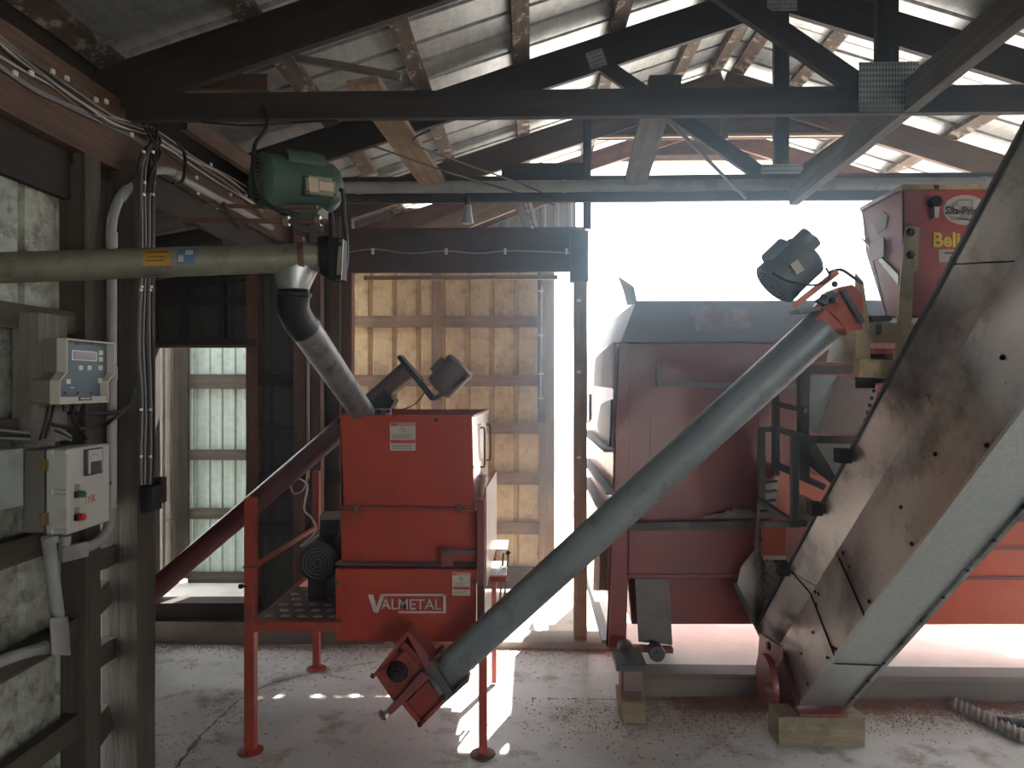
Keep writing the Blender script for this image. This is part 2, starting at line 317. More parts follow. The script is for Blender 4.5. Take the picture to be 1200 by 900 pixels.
# ------------------------------------------------------------------ corrugated sheets
def sheet_mesh(name, W, Hh, m, rib=.23, rh=.02, tw=.045, minor=True):
    """profile along local X (width), extruded along local Y (length); ribs stand up along +Z"""
    prof = []; x = 0
    n = max(1, round(W / rib)); rib = W / n
    for i in range(n):
        x = i * rib
        prof += [(x, 0), (x + rib/2 - tw/2 - .012, 0), (x + rib/2 - tw/2, rh), (x + rib/2 + tw/2, rh), (x + rib/2 + tw/2 + .012, 0)]
    prof.append((W, 0)); k = len(prof); vs, fs = [], []
    for z in (0, .0012):
        for y in (0, Hh): vs += [(a, y, c + z) for a, c in prof]
    for i in range(k-1): fs += [(i, i+1, k+i+1, k+i), (2*k+i, 3*k+i, 3*k+i+1, 2*k+i+1)]
    me = bpy.data.meshes.new(name); me.from_pydata(vs, [], fs); me.materials.append(m); return me
def sheet(name, me, parent, o, xdir, ydir, label=None):
    """lay a sheet with its width along xdir and its length along ydir"""
    x, y = Vector(xdir).normalized(), Vector(ydir).normalized(); z = x.cross(y)
    ob = inst(name, me, parent, o, Matrix((x, y, z)).transposed().to_euler())
    if label: ob['label'] = label
    return ob
# ------------------------------------------------------------------ roof
XL, XR, ZR, SL = -1.72, 1.45, 4.06, .32
zc = lambda x: ZR - SL * abs(x - XR)                         # centre line of the top chords
ce = thing('ceiling', 'pitched roof of ribbed metal sheets on stained wooden purlins', 'ceiling', (XR, 2, ZR), kind='structure')
slope_len = 3.42 / math.cos(math.atan(SL)); Y0, Y1 = -2.6, 6.72
rmesh = sheet_mesh('roof_panel', .940, slope_len, roof_m, .235, -.05, .012)
nrm = Vector((-SL, 0, 1)).normalized()
for i in range(10):
    y = Y0 + i * .922; j = random.uniform(-.004,.004)
    # left slope: width along Y, length from the ridge down to the eave
    sheet('roof_panel', rmesh, ce, (XR - .02, y + .922, ZR + .155 + j), (0,-1,0), (-1,0,-SL))
    sheet('roof_panel', rmesh, ce, (XR + .02, y, ZR + .155 + j), (0,1,0), (1,0,-SL))
for x in (-1.76, -1.17, -.627, -.06, .50, 1.06, 1.37, 1.55, 1.95, 2.55, 3.12, 3.7, 4.3, 4.7):
    z = zc(x) + .115
    beam('purlin', wood_mould, (x, Y0, z), (x, Y1 - .05, z), .095, .042, ce, up=(SL*(1 if x > XR else -1), 0, 1))
MB().prism([(XR-.2, Y0, ZR+.105), (XR, Y0, ZR+.17), (XR+.2, Y0, ZR+.105), (XR, Y0, ZR+.185)], (0, Y1-Y0, 0)).build('ridge_cap', roof_m, ce)
gmesh = None
def gusset(parent, c, w_, h_, ydir=-1, rot=0, label=None):
    """toothed steel connector plate: a plate with rows of punched slots, on the face that looks along -Y"""
    b = MB(); b.box((-w_/2,-.002,-h_/2),(w_/2,0,h_/2))
    nx, nz = int(w_/.0125), int(h_/.022)
    for i in range(nx):
        for k_ in range(nz):
            x, z = -w_/2 + (i+.5)*w_/nx, -h_/2 + (k_+.5)*h_/nz
            b.box((x-.0024,-.0035,z-.006),(x+.0024,-.0005,z+.006))
    b2 = MB(); b.v, b.f, sv, sf_ = b.v[:8], b.f[:6], b.v[8:], b.f[6:]
    b2.v = sv; b2.f = [tuple(i-8 for i in f) for f in sf_]
    o = b.build('gusset_plate', galv, None, smooth=False); o.parent = parent
    s_ = b2.build('tooth_slots', dgrey, None, smooth=False, kind='stuff'); s_.parent = o
    o.rotation_euler = (0, rot, 0); o.location = Vector(c) - Vector(parent['_o'])
    return o
def truss(Y, lab, m=wood, webs=True, bottom=True, king=True, d=.19, mb=None):
    t = thing('roof_truss', lab, 'roof truss', (XR, Y, 2.9), group='roof trusses across the shed', kind='structure')
    x0, x1 = XL - .25, 2*XR - XL + .05
    beam('top_chord', m, (x0, Y, zc(x0)), (XR, Y, ZR), .038, d, t)
    beam('top_chord', m, (XR, Y, ZR), (x1, Y, zc(x1)), .038, d, t)
    if bottom: beam('bottom_chord', mb or m, (XL + .03, Y, 2.955), (x1, Y, 2.955), .038, .11, t)
    if king:
        beam('king_post', m, (XR, Y, 3.01), (XR, Y, ZR - .06), .085, .036, t, up=(0,1,0))
        gusset(t, (XR, Y-.021, ZR-.03), .17, .15)
    if webs:
        for s in (-1, 1):
            xe = XR + s*1.06
            beam('web', m, (XR + s*.09, Y, 3.0), (xe, Y, zc(xe) - .04), .036, .085, t)
            gusset(t, (xe + s*.01, Y-.021, zc(xe)-.03), .10, .10, rot=R(18)*s)
            beam('web', m, (XR + s*1.55, Y+.001, 2.97), (XR + s*1.15, Y+.001, zc(XR + s*1.15)-.05), .034, .085, t) if webs == 2 else None
    if bottom and king: gusset(t, (XR, Y-.021, 3.005), .24, .20 if Y < 4 else .13)
    return t
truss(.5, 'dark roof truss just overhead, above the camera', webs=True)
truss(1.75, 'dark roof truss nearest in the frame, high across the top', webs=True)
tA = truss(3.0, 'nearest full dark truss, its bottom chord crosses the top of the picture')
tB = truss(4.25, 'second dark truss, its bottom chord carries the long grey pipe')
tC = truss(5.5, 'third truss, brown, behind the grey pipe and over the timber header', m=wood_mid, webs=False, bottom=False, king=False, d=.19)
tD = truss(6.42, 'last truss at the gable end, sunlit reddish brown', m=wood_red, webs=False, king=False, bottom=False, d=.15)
# plywood strips that close the top of the gable
for i, (ya, z0, z1, xa, xb, mm) in enumerate(((5.53, 3.62, 3.93, .55, 2.45, wood_mid), (6.46, 3.80, 3.93, .72, 2.3, wood_red))):
    pass
g = thing('gable_boards', 'brown boards closing the top of the gable above the bright opening', 'boards', (XR, 6.4, 3.8), kind='structure')
MB().prism([(.50,5.54,3.66),(2.4,5.54,3.66),(2.15,5.54,3.83),(XR,5.54,4.03),(.75,5.54,3.83)], (0,.015,0)).build('gable_board', wood_mid, g)
MB().prism([(.55,6.50,3.80),(2.35,6.50,3.80),(2.2,6.50,3.86),(XR,6.50,4.1),(.7,6.50,3.86)], (0,.015,0)).build('gable_board', wood_red, g)
beam('post', wood_mid, (XR,5.5,3.64), (XR,5.5,4.0), .06, .04, g)
beam('gable_nailer', wood_pale, (.45,6.48,3.80), (2.45,6.48,3.80), .05, .05, g)
beam('gable_nailer', wood_pale, (.5,5.5,3.67), (2.4,5.5,3.67), .03, .02, g)
# free members between the trusses
m1 = beam('long_brace', wood_grey, P(930,228,4.14), P(1215,-10,2.30), .05, .125, None); tag(m1, 'pale grey long diagonal brace crossing in front of the truss plates', 'brace', kind='structure')
b1 = thing('sloping_board', 'pale wide board sloping down between the two nearest trusses, left', 'board', P(470,145,3.5), kind='structure')
beam('board', wood_pale, P(425,95,3.06), P(508,214,4.16), .14, .035, b1, up=(0,.5,.6))
b1 = thing('sloping_board', 'grey board sloping down from the near chord to the pipe, right of middle', 'board', P(760,150,3.5), kind='structure')
beam('board', wood_grey, P(779,92,3.03), P(744,214,4.14), .125, .03, b1, up=(0,.5,.6))
b1 = thing('block_board', 'short dark board standing above the near chord', 'board', P(779,92,3.03), kind='structure')
beam('board', wood, P(779,90,3.03), P(779,106,3.03), .13, .035, b1)
b1 = thing('knee_brace', 'dark brown board slanting under the near chord behind the cable bundle', 'brace', P(260,170,3.5), kind='structure')
beam('board', wood_mid, P(215,140,3.3), P(312,208,4.2), .04, .09, b1)
beam('board', wood_mid, P(185,225,4.3), P(330,305,5.05), .04, .13, b1)
b1 = thing('tie_board', 'brown board between the rafters above the near chord, far left', 'board', P(255,96,3.32), kind='structure')
beam('board', wood_mid, P(196,96,3.32), P(315,97,3.32), .035, .07, b1)
beam('board', wood_grey, P(335,66,3.45), P(470,90,3.45), .03, .03, b1, label='pale strip')
t_ = thing('hanging_rod', 'thin black rod slanting down from the near chord', 'rod', P(800,160,3.2))
MB().tube([P(776,134,3.05), P(874,232,4.2)], .009, 8).build('rod', blackm, t_)
t_ = thing('slack_wires', 'thin dark wires slanting from the near chord to the pipe', 'wire', P(560,200,3.2))
MB().tube(smoothpath([P(440,172,3.1), P(520,200,3.5), P(580,218,3.9), P(650,240,4.1)], 5), .0045, 6).build('wire', cableblack, t_)
MB().tube(smoothpath([P(505,152,3.1), P(485,168,3.2), P(545,192,3.6), P(610,215,4.0), P(648,232,4.1)], 5), .0045, 6).build('wire', cableblack, t_)
# ------------------------------------------------------------------ pipe, header, posts
pp = thing('overhead_pipe', 'long grey plastic pipe strapped along the second truss', 'pipe', P(780,218,4.17))
pa, pb = P(398,221,4.17), P(1185,215,4.17); pa.z = pb.z = 2.935
MB().tube([pa, pa.lerp(pb,.5), pb], .034, 16).build('pipe', pvc, pp)
for i in range(7):
    c = pa.lerp(pb, .03 + i*.155); MB().tube([c - Vector((.012,0,0)), c + Vector((.012,0,0))], .0375, 16).build('strap', pvc, pp)
beam('backing_board', wood, (pa.x, 4.215, 2.93), (pb.x+.5, 4.215, 2.93), .03, .15, pp)
hd = thing('header_beam', 'dark red-brown built-up timber header over the tan wall bay', 'header', P(540,295,5.3), kind='structure')
za, zb = P(0,270,5.25).z, P(0,322,5.25).z; xa, xb = P(402,300,5.25).x, P(686,300,5.25).x
h_red = mat('dark_red_brown_wood', (.045,.019,.014), .75, col2=(.075,.034,.026), nscale=4, stretch=WS, dirt=(.022,.012,.01), dscale=3, bump=.4, bscale=14)
beam('board', h_red, (xa,5.25,(za+zb)/2+.07), (xb,5.25,(za+zb)/2+.07), .04, (za-zb)*.55, hd)
beam('board', h_red, (xa,5.24,(za+zb)/2-.08), (xb,5.24,(za+zb)/2-.08), .045, (za-zb)*.5, hd)
beam('nailer', wood_pale, (xa+.15,5.28,zb-.03), (xb-.2,5.28,zb-.03), .04, .03, hd)
sw = smoothpath([P(x, y, 5.21) for x, y in ((405,296),(440,292),(480,297),(522,294),(560,297),(592,294),(640,295),(672,297))], 5)
MB().tube(sw, .004, 6).build('cable', cablewhite, hd, 'thin pale cable stapled along the header')
for x in (437, 523, 592, 664): MB().box(P(x-1.5,291,5.21), P(x+1.5,298,5.2)).build('staple', white, hd)
ps = thing('doorway_post', 'slender brown post standing in the bright doorway gap', 'post', floorpt(680,746), kind='structure')
pz = P(680,320,4.98); 
beam('post', wood_girt, (pz.x,4.98,.06), (pz.x,4.98,2.60), .088, .088, ps)  # daylight on the post put into the paler wood tone
beam('post_cap', wood, (pz.x-.01,4.98,2.50), (pz.x-.01,4.98,2.84), .12, .12, ps)
MB().box((pz.x-.03,4.93,.06),(pz.x+.03,5.03,.085)).build('foot_plate', rust, ps)
for y in (352, 436, 536, 640): MB().box(P(676,y-1.5,4.93), P(681,y+1.5,4.925)).build('staple', white, ps)
ps2 = thing('upper_post', 'short dark post between the near chord and the header', 'post', P(688,170,4.2), kind='structure')
beam('post', wood, P(688,136,4.3), P(688,268,4.3), .045, .045, ps2)
ps3 = thing('upper_board', 'short dark board on top of the pipe left of the upper post', 'board', P(640,205,4.3), kind='structure')
beam('board', wood, P(588,200,4.32), P(684,200,4.32), .04, .08, ps3)
# ------------------------------------------------------------------ left wall
wl = thing('wall_left', 'weathered sheet-metal wall with dark girts behind the control boxes', 'wall', (-1.77, 1.5, 0), kind='structure')
lm = sheet_mesh('wall_panel', .6, 2.75, wall_m, .2, -.02, .012)
for i in range(10): sheet('wall_panel', lm, wl, (-1.79, -3.2 + .6*i + .0, .02), (0,1,0), (0,0,1))
for z, h_ in ((2.03,.085),(1.655,.06),(1.235,.085),(.865,.085),(.50,.09),(.12,.14)):
    beam('girt', wood_left, (-1.745,-3.2,z), (-1.745,2.84,z), .045, h_, wl)
beam('stud', wood_left, (-1.745,2.765,0), (-1.745,2.765,2.7), .10, .10, wl, up=(0,1,0))
beam('stud', wood_left, (-1.765,2.90,1.3), (-1.765,2.90,2.7), .05, .08, wl, up=(0,1,0))
for z in (1.10, .715):
    beam('girt_block', wood_left, (-1.74,2.84,z), (-1.74,2.945,z), .06, .085, wl)
beam('girt_block', wood_left, (-1.745,2.82,.92), (-1.745,2.93,.95), .05, .1, wl)
beam('girt_block', wood_left, (-1.745,2.82,.40), (-1.745,2.93,.44), .05, .12, wl)
beam('filler_board', wood, (-1.765,-2.6,2.60), (-1.765,2.9,2.60), .03, .2, wl)
pl = thing('eave_beam', 'brown eave beam running above the left wall, cables clipped to it', 'beam', (-1.72, 3, 2.75), kind='structure')
beam('board', wood_mid, (-1.715,-2.6,2.775), (-1.715,3.14,2.775), .045, .19, pl)
beam('board', wood_mid, (-1.735,-2.6,2.93), (-1.735,3.14,2.93), .045, .11, pl)
beam('board', wood_mid, (-1.715,3.14,2.86), (-1.715,5.32,2.86), .045, .17, pl)
beam('closing_board', wood, (-1.83,-2.6,2.99), (-1.83,6.5,2.99), .03, .36, pl)
beam('board', wood, (-1.76,2.7,2.7), (-1.76,5.32,2.7), .045, .13, pl)
cp_ = thing('corner_post', 'thick weathered square post at the end of the left wall', 'post', (-1.695,3.02,0), kind='structure')
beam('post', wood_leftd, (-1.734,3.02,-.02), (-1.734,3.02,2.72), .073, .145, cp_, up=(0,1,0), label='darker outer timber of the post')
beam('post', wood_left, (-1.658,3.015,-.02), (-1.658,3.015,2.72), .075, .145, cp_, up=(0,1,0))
# ------------------------------------------------------------------ lean-to at the left with its small doorway
wb = thing('wall_back', 'dark partition with studs around the small doorway at left', 'wall', (-2.2,5.15,0), kind='structure')
YB = 5.16
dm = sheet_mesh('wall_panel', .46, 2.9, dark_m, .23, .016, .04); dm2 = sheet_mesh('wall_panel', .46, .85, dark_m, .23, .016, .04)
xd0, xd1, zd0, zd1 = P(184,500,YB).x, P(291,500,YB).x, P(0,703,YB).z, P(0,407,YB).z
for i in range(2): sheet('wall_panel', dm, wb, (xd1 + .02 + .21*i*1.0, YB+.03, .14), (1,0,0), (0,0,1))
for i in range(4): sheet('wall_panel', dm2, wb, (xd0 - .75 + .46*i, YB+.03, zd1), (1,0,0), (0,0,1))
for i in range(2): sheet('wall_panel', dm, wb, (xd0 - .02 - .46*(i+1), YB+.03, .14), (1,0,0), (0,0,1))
def vert(px, w_, m, y0=None, y1=None, Y=YB, parent=None, name='stud', d_=.09):
    a = P(px, 0, Y).x; z0 = .14 if y0 is None else P(px,y0,Y).z; z1 = 3.0 if y1 is None else P(px,y1,Y).z
    return beam(name, m, (a, Y, z0), (a, Y, z1), d_, w_, parent or wb, up=(0,1,0))
def vert2(px, w_, m, y0=None, y1=None, Y=YB, parent=None, name='stud', d_=.09):
    a = P(px, 0, Y).x; z0 = .14 if y0 is None else P(px,y0,Y).z; z1 = 3.0 if y1 is None else P(px,y1,Y).z
    o = beam(name, m, (a, Y, z0), (a, Y, z1), w_, d_, parent or wb, up=(0,-1,0)); return o
vert2(298, .085, wood_red); vert2(217, .045, wood, 404, None); vert2(179, .06, wood); vert2(262,.04,wood,404,None)
vert2(353, .085, wood_red, Y=5.08); vert2(372,.07,wood_mid, Y=5.05); vert2(394,.075,wood_mid, Y=5.2)
vert2(408, .075, wood_red, Y=5.28)
for y in (445, 507, 560, 620): beam('girt', wood, P(303,y,YB-.0), P(400,y,YB), .04, .08, wb)
beam('head_board', wood, P(165,402,YB), P(303,402,YB), .09, .06, wb)
beam('head_board', wood_red, P(186,406,YB-.03), P(291,406,YB-.03), .04, .02, wb)
beam('sill_board', wood, P(165,712,YB-.04), P(303,712,YB-.04), .16, .11, wb)
beam('sill_board', wood_grey, (P(165,0,YB).x, YB-.06, .17), (P(420,0,YB).x, YB-.06, .17), .10, .03, wb)
for (a, b_, y) in ((182, 300, 352),): beam('girt', wood, P(a,y,YB), P(b_,y,YB), .04, .07, wb)
# lean-to roof above the alcove
ac = thing('trim_4', 'low dark ceiling boards of the lean-to at left', 'ceiling', (-2.5,4.2,2.6), kind='structure')
for i in range(5): beam('ceiling_board', wood, (-1.78,3.15+.5*i,2.66), (-3.4,3.15+.5*i,2.35), .05, .12, ac)
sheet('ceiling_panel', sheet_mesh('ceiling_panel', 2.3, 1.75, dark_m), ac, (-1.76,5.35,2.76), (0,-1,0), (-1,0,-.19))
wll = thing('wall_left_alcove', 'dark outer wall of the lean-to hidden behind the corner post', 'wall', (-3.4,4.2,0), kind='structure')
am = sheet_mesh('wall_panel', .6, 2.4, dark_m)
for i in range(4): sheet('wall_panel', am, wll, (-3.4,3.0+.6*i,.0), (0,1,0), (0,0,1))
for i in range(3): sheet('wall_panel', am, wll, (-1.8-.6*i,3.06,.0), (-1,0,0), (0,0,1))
# pale wall seen through the small doorway
wo = thing('wall_outside', 'pale green ribbed wall with grey rails seen through the small doorway', 'wall', P(250,560,6.3), kind='structure')
om = sheet_mesh('wall_panel', .23, 2.9, out_m, .115, .012, .03)
x = P(222,0,6.3).x
for i in range(4): sheet('wall_panel', om, wo, (x + .225*i - .02, 6.33, .1), (1,0,0), (0,0,1))
for y, h_ in ((447,.13),(533,.09),(602,.09),(677,.10)): beam('rail', wood_left, P(221,y,6.29), P(302,y,6.29), .04, h_, wo)
beam('board', wood_left, (P(211,0,6.28).x,6.28,.1), (P(211,0,6.28).x,6.28,3.0), .15, .05, wo, up=(0,-1,0), label='wide grey weathered post board')
beam('board', wood_grey, (P(197,0,6.2).x,6.2,.1), (P(197,0,6.2).x,6.2,3.0), .06, .05, wo, up=(0,-1,0))
beam('board', wood_grey, (P(188,0,6.1).x,6.1,.1), (P(188,0,6.1).x,6.1,3.0), .06, .05, wo, up=(0,-1,0))
MB().tube([P(193,610,6.18),P(200,609,6.15),P(210,604,6.15)], .006, 6).build('hook', blackm, wo)
st = tag(MB().box((-3.3,5.23,-.04),(-2.0,6.3,.06)).build('door_step', ground_m, kind='structure'), 'bright dusty slab just outside the small doorway', 'slab')
# ------------------------------------------------------------------ tan gable-end wall
YE = 6.42
we = thing('wall_end', 'sunlit tan ribbed wall with brown girts behind the red hopper', 'wall', P(520,500,YE), kind='structure')
xe0, xe1 = P(362,0,YE).x, P(648,0,YE).x
nW = 5; tm = sheet_mesh('wall_panel', (xe1-xe0)/nW, 2.95, tan_m, .24, -.03, .03)
for i in range(nW): sheet('wall_panel', tm, we, (xe0 + (xe1-xe0)/nW*i, YE+.04, .02), (1,0,0), (0,0,1))
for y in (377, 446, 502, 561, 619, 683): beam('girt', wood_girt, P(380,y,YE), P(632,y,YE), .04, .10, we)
beam('stud', wood_girt, (P(512,0,YE-.04).x,YE-.04,P(0,500,YE).z), (P(512,0,YE-.04).x,YE-.04,2.95), .09, .05, we, up=(0,-1,0))
beam('stud', wood_pale, (P(641,0,YE-.05).x,YE-.05,0), (P(641,0,YE-.05).x,YE-.05,3.0), .13, .09, we, up=(0,-1,0), label='pale sunlit corner stud')
beam('stud', wood_mid, (P(632,0,YE-.08).x,YE-.08,P(0,492,YE).z), (P(632,0,YE-.08).x,YE-.08,2.9), .03, .06, we, up=(0,-1,0))
beam('sill_board', wood_mid, (xe0,YE-.01,.09), (xe1,YE-.01,.09), .05, .18, we)
MB().tube([P(634,335,YE-.14), P(634,478,YE-.14)], .011, 8).build('conduit', pvc, we)
MB().box(P(630,478,YE-.14), P(639,495,YE-.2)).build('switch_box', rust, we)
for y in (340, 392, 437, 466): MB().box(P(631,y,YE-.15), P(637,y+2,YE-.16)).build('clip', white, we)
# sheets that close the gable above the header, left of the opening
dg = mat('grey_gable_sheet', (.30,.30,.29), .5, .3, col2=(.24,.24,.235), nscale=3, bump=0)  # plain darker grey for the gable sheets
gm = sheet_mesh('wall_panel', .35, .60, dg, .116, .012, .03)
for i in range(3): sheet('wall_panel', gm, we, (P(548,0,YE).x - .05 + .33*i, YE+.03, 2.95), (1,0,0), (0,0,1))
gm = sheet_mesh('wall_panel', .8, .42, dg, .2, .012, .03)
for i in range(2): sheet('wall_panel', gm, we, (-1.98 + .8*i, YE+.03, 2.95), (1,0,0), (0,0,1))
wb3 = thing('gable_rafter', 'sunlit orange-brown rafter boards seen above the timber header', 'rafter', P(500,260,5.9), kind='structure')
beam('board', wood_pale, P(408,312,5.95), P(600,235,5.95), .04, .16, wb3)
beam('board', wood_red, P(470,300,6.2), P(640,232,6.2), .04, .10, wb3)
beam('board', wood_grey, P(610,225,5.5), P(622,268,5.6), .12, .04, wb3)
ch = thing('hanging_chain', 'bright steel chain hanging above the header', 'chain', P(618,240,5.15))
b = MB()
for i in range(12):
    c = P(614 + i*.9, 231 + i*3.2, 5.12); b.lathe(c, (0,1,0) if i % 2 else (1,0,0), [(-.003,.012),(.003,.012)], 8)
b.build('links', galv, ch)
wf = thing('wall_front_added', 'unseen wall added behind the camera to cut front light, wide doorway at its right', 'wall', (0,-2.7,0), kind='structure')  # unseen, added to cut the light from behind the camera
fm = sheet_mesh('wall_panel', .9, 3.0, wall_m); fm2 = sheet_mesh('wall_panel', .9, .7, wall_m); fm3 = sheet_mesh('wall_panel', .9, .9, wall_m)
for i in range(8):
    x = 4.8 - .9*i
    if x > 3.9 or x < 1.3: sheet('wall_panel', fm, wf, (x,-2.7,0), (-1,0,0), (0,0,1))
    else: sheet('wall_panel', fm2, wf, (x,-2.7,2.3), (-1,0,0), (0,0,1))
    sheet('wall_panel', fm3, wf, (x,-2.68,2.95), (-1,0,0), (0,0,1))
# right wall (outside the frame, added to control the light)
wr = thing('wall_right_added', 'unseen sheet-metal wall added on the far right side to control the light', 'wall', (4.8,1,0), kind='structure')
rm = sheet_mesh('wall_panel', .9, 2.95, wall_m)
for i in range(8): sheet('wall_panel', rm, wr, (4.8,-3.1+.9*(i+1),.0), (0,-1,0), (0,0,1))
for z in (.3,1,1.7,2.4): beam('girt', wood, (4.76,-3.1,z), (4.76,4.1,z), .04, .09, wr)
# ------------------------------------------------------------------ small shared hardware
def bolt_mesh(m, r=.009, h=.007):
    b = MB(); b.lathe((0,0,0), (0,0,1), [(0, r*1.35), (h*.25, r*1.35), (h*.26, r), (h, r), (h*1.05, r*.6)], 6)
    me = bpy.data.meshes.new('bolt'); me.from_pydata(b.v, [], b.f); me.materials.append(m); return me
bolt_dark, bolt_rust, bolt_red = bolt_mesh(blackm), bolt_mesh(rust), bolt_mesh(rail_red)
def bolt(parent, loc, n=(0,-1,0), me=None, s=1.0, name='bolt'):
    return inst(name, me or bolt_dark, parent, loc, Vector(n).to_track_quat('Z','Y').to_euler(), s)
def motor(t, c, ax, L, r, m, capdir, parts=True, fan=-1, cap_m=None, box_m=None, plate=True, boxdir=None):
    """electric motor: ribbed barrel, end bells, fan cowl with slots, capacitor hump, terminal box"""
    c, ax = Vector(c), Vector(ax).normalized(); cd = Vector(capdir); cd = (cd - ax*cd.dot(ax)).normalized(); sd = ax.cross(cd).normalized()
    h = L/2
    MB().lathe(c, ax, [(-h*.55, r*.97), (-h*.53, r), (h*.62, r), (h*.64, r*.97)], 32).build('barrel', m, t)
    e = MB().lathe(c, ax, [(h*.62, r*1.01), (h*.82, r*1.0), (h*.95, r*.86), (h, r*.5), (h*1.02, r*.25), (h*1.2, r*.12)] if fan < 0 else [(-h*.53, r*1.01), (-h*.82, r), (-h*.95, r*.86), (-h, r*.5)][::-1], 32).build('end_bell', m, t)
    s_ = fan
    prof = [(s_*h*.52, r*1.03), (s_*h*.88, r*1.04), (s_*h*.98, r*.93), (s_*h*1.0, r*.88)]
    MB().lathe(c, ax, prof if s_ > 0 else prof[::-1], 32).build('fan_cowl', m, t)
    g_ = MB()
    for q in (.2, .36, .52, .68, .82):
        pts = [c + ax*s_*h*1.005 + (cd*math.cos(a) + sd*math.sin(a))*r*q for a in [2*math.pi*i/24 for i in range(25)]]
        g_.tube(pts, r*.028, 5, False)
    g_.build('grille', m if m is not green else mat('grille_green', (.11,.16,.13), .5, bump=0), t)
    MB().lathe(c, ax, [(s_*h*1.0-.001, r*.86), (s_*h*1.002+.001, r*.86)], 24).build('cowl_opening', blackm, t)
    b = MB(); p = []
    for i in range(9):                                      # capacitor hump, half-round
        a = math.pi * i / 8; p.append(c + cd*(r*.88 + r*.42*math.sin(a)) + sd*(r*.5*math.cos(a)) - ax*h*.42)
    p = [c + cd*r*.6 - sd*(-r*.5) - ax*h*.42] + p + [c + cd*r*.6 - sd*r*.5 - ax*h*.42]
    b.prism(p, ax*h*.98); b.build('capacitor_cover', cap_m or m, t, bevel=r*.04)
    return c, ax, cd, sd

# ------------------------------------------------------------------ red feed hopper on its stand (left of the middle)
YH = 3.56
vh = thing('feed_hopper', 'red steel feed hopper with silver lettering on a raised stand', 'hopper', P(480,748,4.0))
def q(px, py, Y): return P(px, py, Y)
zt = P(0,487,3.62).z; z1 = P(0,596,3.62).z; z2 = P(0,664,3.6).z; z3 = P(0,748,YH).z
xa0, xa1 = P(397,0,3.62).x, P(553,0,3.62).x; xb0, xb1 = P(402,0,3.62).x, P(556,0,3.62).x
yb = 4.45; th = .006
# open-topped upper box: four sheets
MB().hexa([(xb0,3.62,z1),(xb1,3.62,z1),(xb1,3.626,z1),(xb0,3.626,z1),(xa0,3.62,zt),(xa1,3.62,zt),(xa1,3.626,zt),(xa0,3.626,zt)]).build('front_sheet', red, vh)
MB().hexa([(xb0,yb,z1),(xb1,yb,z1),(xb1,yb+th,z1),(xb0,yb+th,z1),(xa0,yb,zt),(xa1+.03,yb,zt),(xa1+.03,yb+th,zt),(xa0,yb+th,zt)]).build('back_sheet', red, vh)
MB().hexa([(xb0,3.62,z1),(xb0+th,3.62,z1),(xb0+th,yb,z1),(xb0,yb,z1),(xa0,3.62,zt),(xa0+th,3.62,zt),(xa0+th,yb,zt),(xa0,yb,zt)]).build('side_sheet', red, vh)
MB().hexa([(xb1-th,3.622,z1-.01),(xb1,3.622,z1-.01),(xb1+.02,yb,z1+.02),(xb1+.02-th,yb,z1+.02),(xa1-th,3.622,zt),(xa1,3.622,zt),(xa1+.035,yb,zt),(xa1+.035-th,yb,zt)]).build('side_sheet', mat('glossy_worn_red', (.40,.12,.09), .1, 0, dirt=(.4,.32,.29), dscale=4, bump=.03, coat=.8), vh, 'glossy right side sheet catching the daylight')
rim = MB(); 
for a, b_ in (((xa0,3.617,zt),(xa1,3.617,zt)), ((xa0,yb+.003,zt),(xa1+.035,yb+.003,zt)), ((xa0,3.62,zt),(xa0,yb,zt)), ((xa1,3.62,zt),(xa1+.035,yb,zt))): rim.bar(a, b_, .014, .010)
rim.build('rim', red, vh)
# cross auger shaft visible inside the mouth
MB().tube([(xa0+.02,4.0,zt-.18),(xa1-.02,4.0,zt-.18)], .03, 12).build('shaft', rust, vh)
MB().tube([q(395,594,3.60), q(556,596,3.60)], .006, 8).build('seam_rod', rust, vh)
for px in (418, 538): MB().box(q(px-3,591,3.60), q(px+3,601,3.585)).build('clip', rust, vh)
MB().box((P(400,0,3.64).x,3.64,z2),(P(560,0,3.64).x,4.46,z1-.003)).build('middle_body', red, vh, bevel=.004)
MB().box((P(393,0,YH).x,YH,z3),(P(558,0,YH).x,3.68,P(0,664,YH).z)).build('lower_front_panel', red, vh, bevel=.006)
MB().box((P(398,0,3.6).x,3.68,z3+.01),(P(558,0,3.6).x,4.45,P(0,664,3.6).z)).build('lower_body', red_veiled, vh, bevel=.004)
MB().box(q(392,662,YH+.0), (P(556,0,YH).x,3.66,P(0,659,YH).z)).build('dust_ledge', wood_grey, vh, 'dust lying on the ledge of the lower panel')
MB().px([(559,585),(568,585),(568,748),(559,748)], YH-.01, .05).build('corner_post', red_veiled, vh, bevel=.003)
MB().hexa([P(568,575,3.6),P(572,572,3.6),P(584,556,4.2),P(580,557,4.2)] and [P(568,690,3.6),P(570,690,3.6),P(582,640,4.3),P(580,640,4.3),P(568,572,3.6),P(570,572,3.6),P(582,552,4.3),P(580,552,4.3)]).build('side_guard', red_veiled, vh)
for y_ in (3.78, 4.12):                                     # two grab handles on the right side sheet
    zz = zt - .17; xx = xb1 + .012 + (y_-3.62)*.03
    MB().tube(smoothpath([(xx,y_,zz-.10),(xx+.022,y_,zz-.095),(xx+.024,y_,zz),(xx+.022,y_,zz+.095),(xx,y_,zz+.10)],4), .005, 8).build('handle', dgrey, vh)
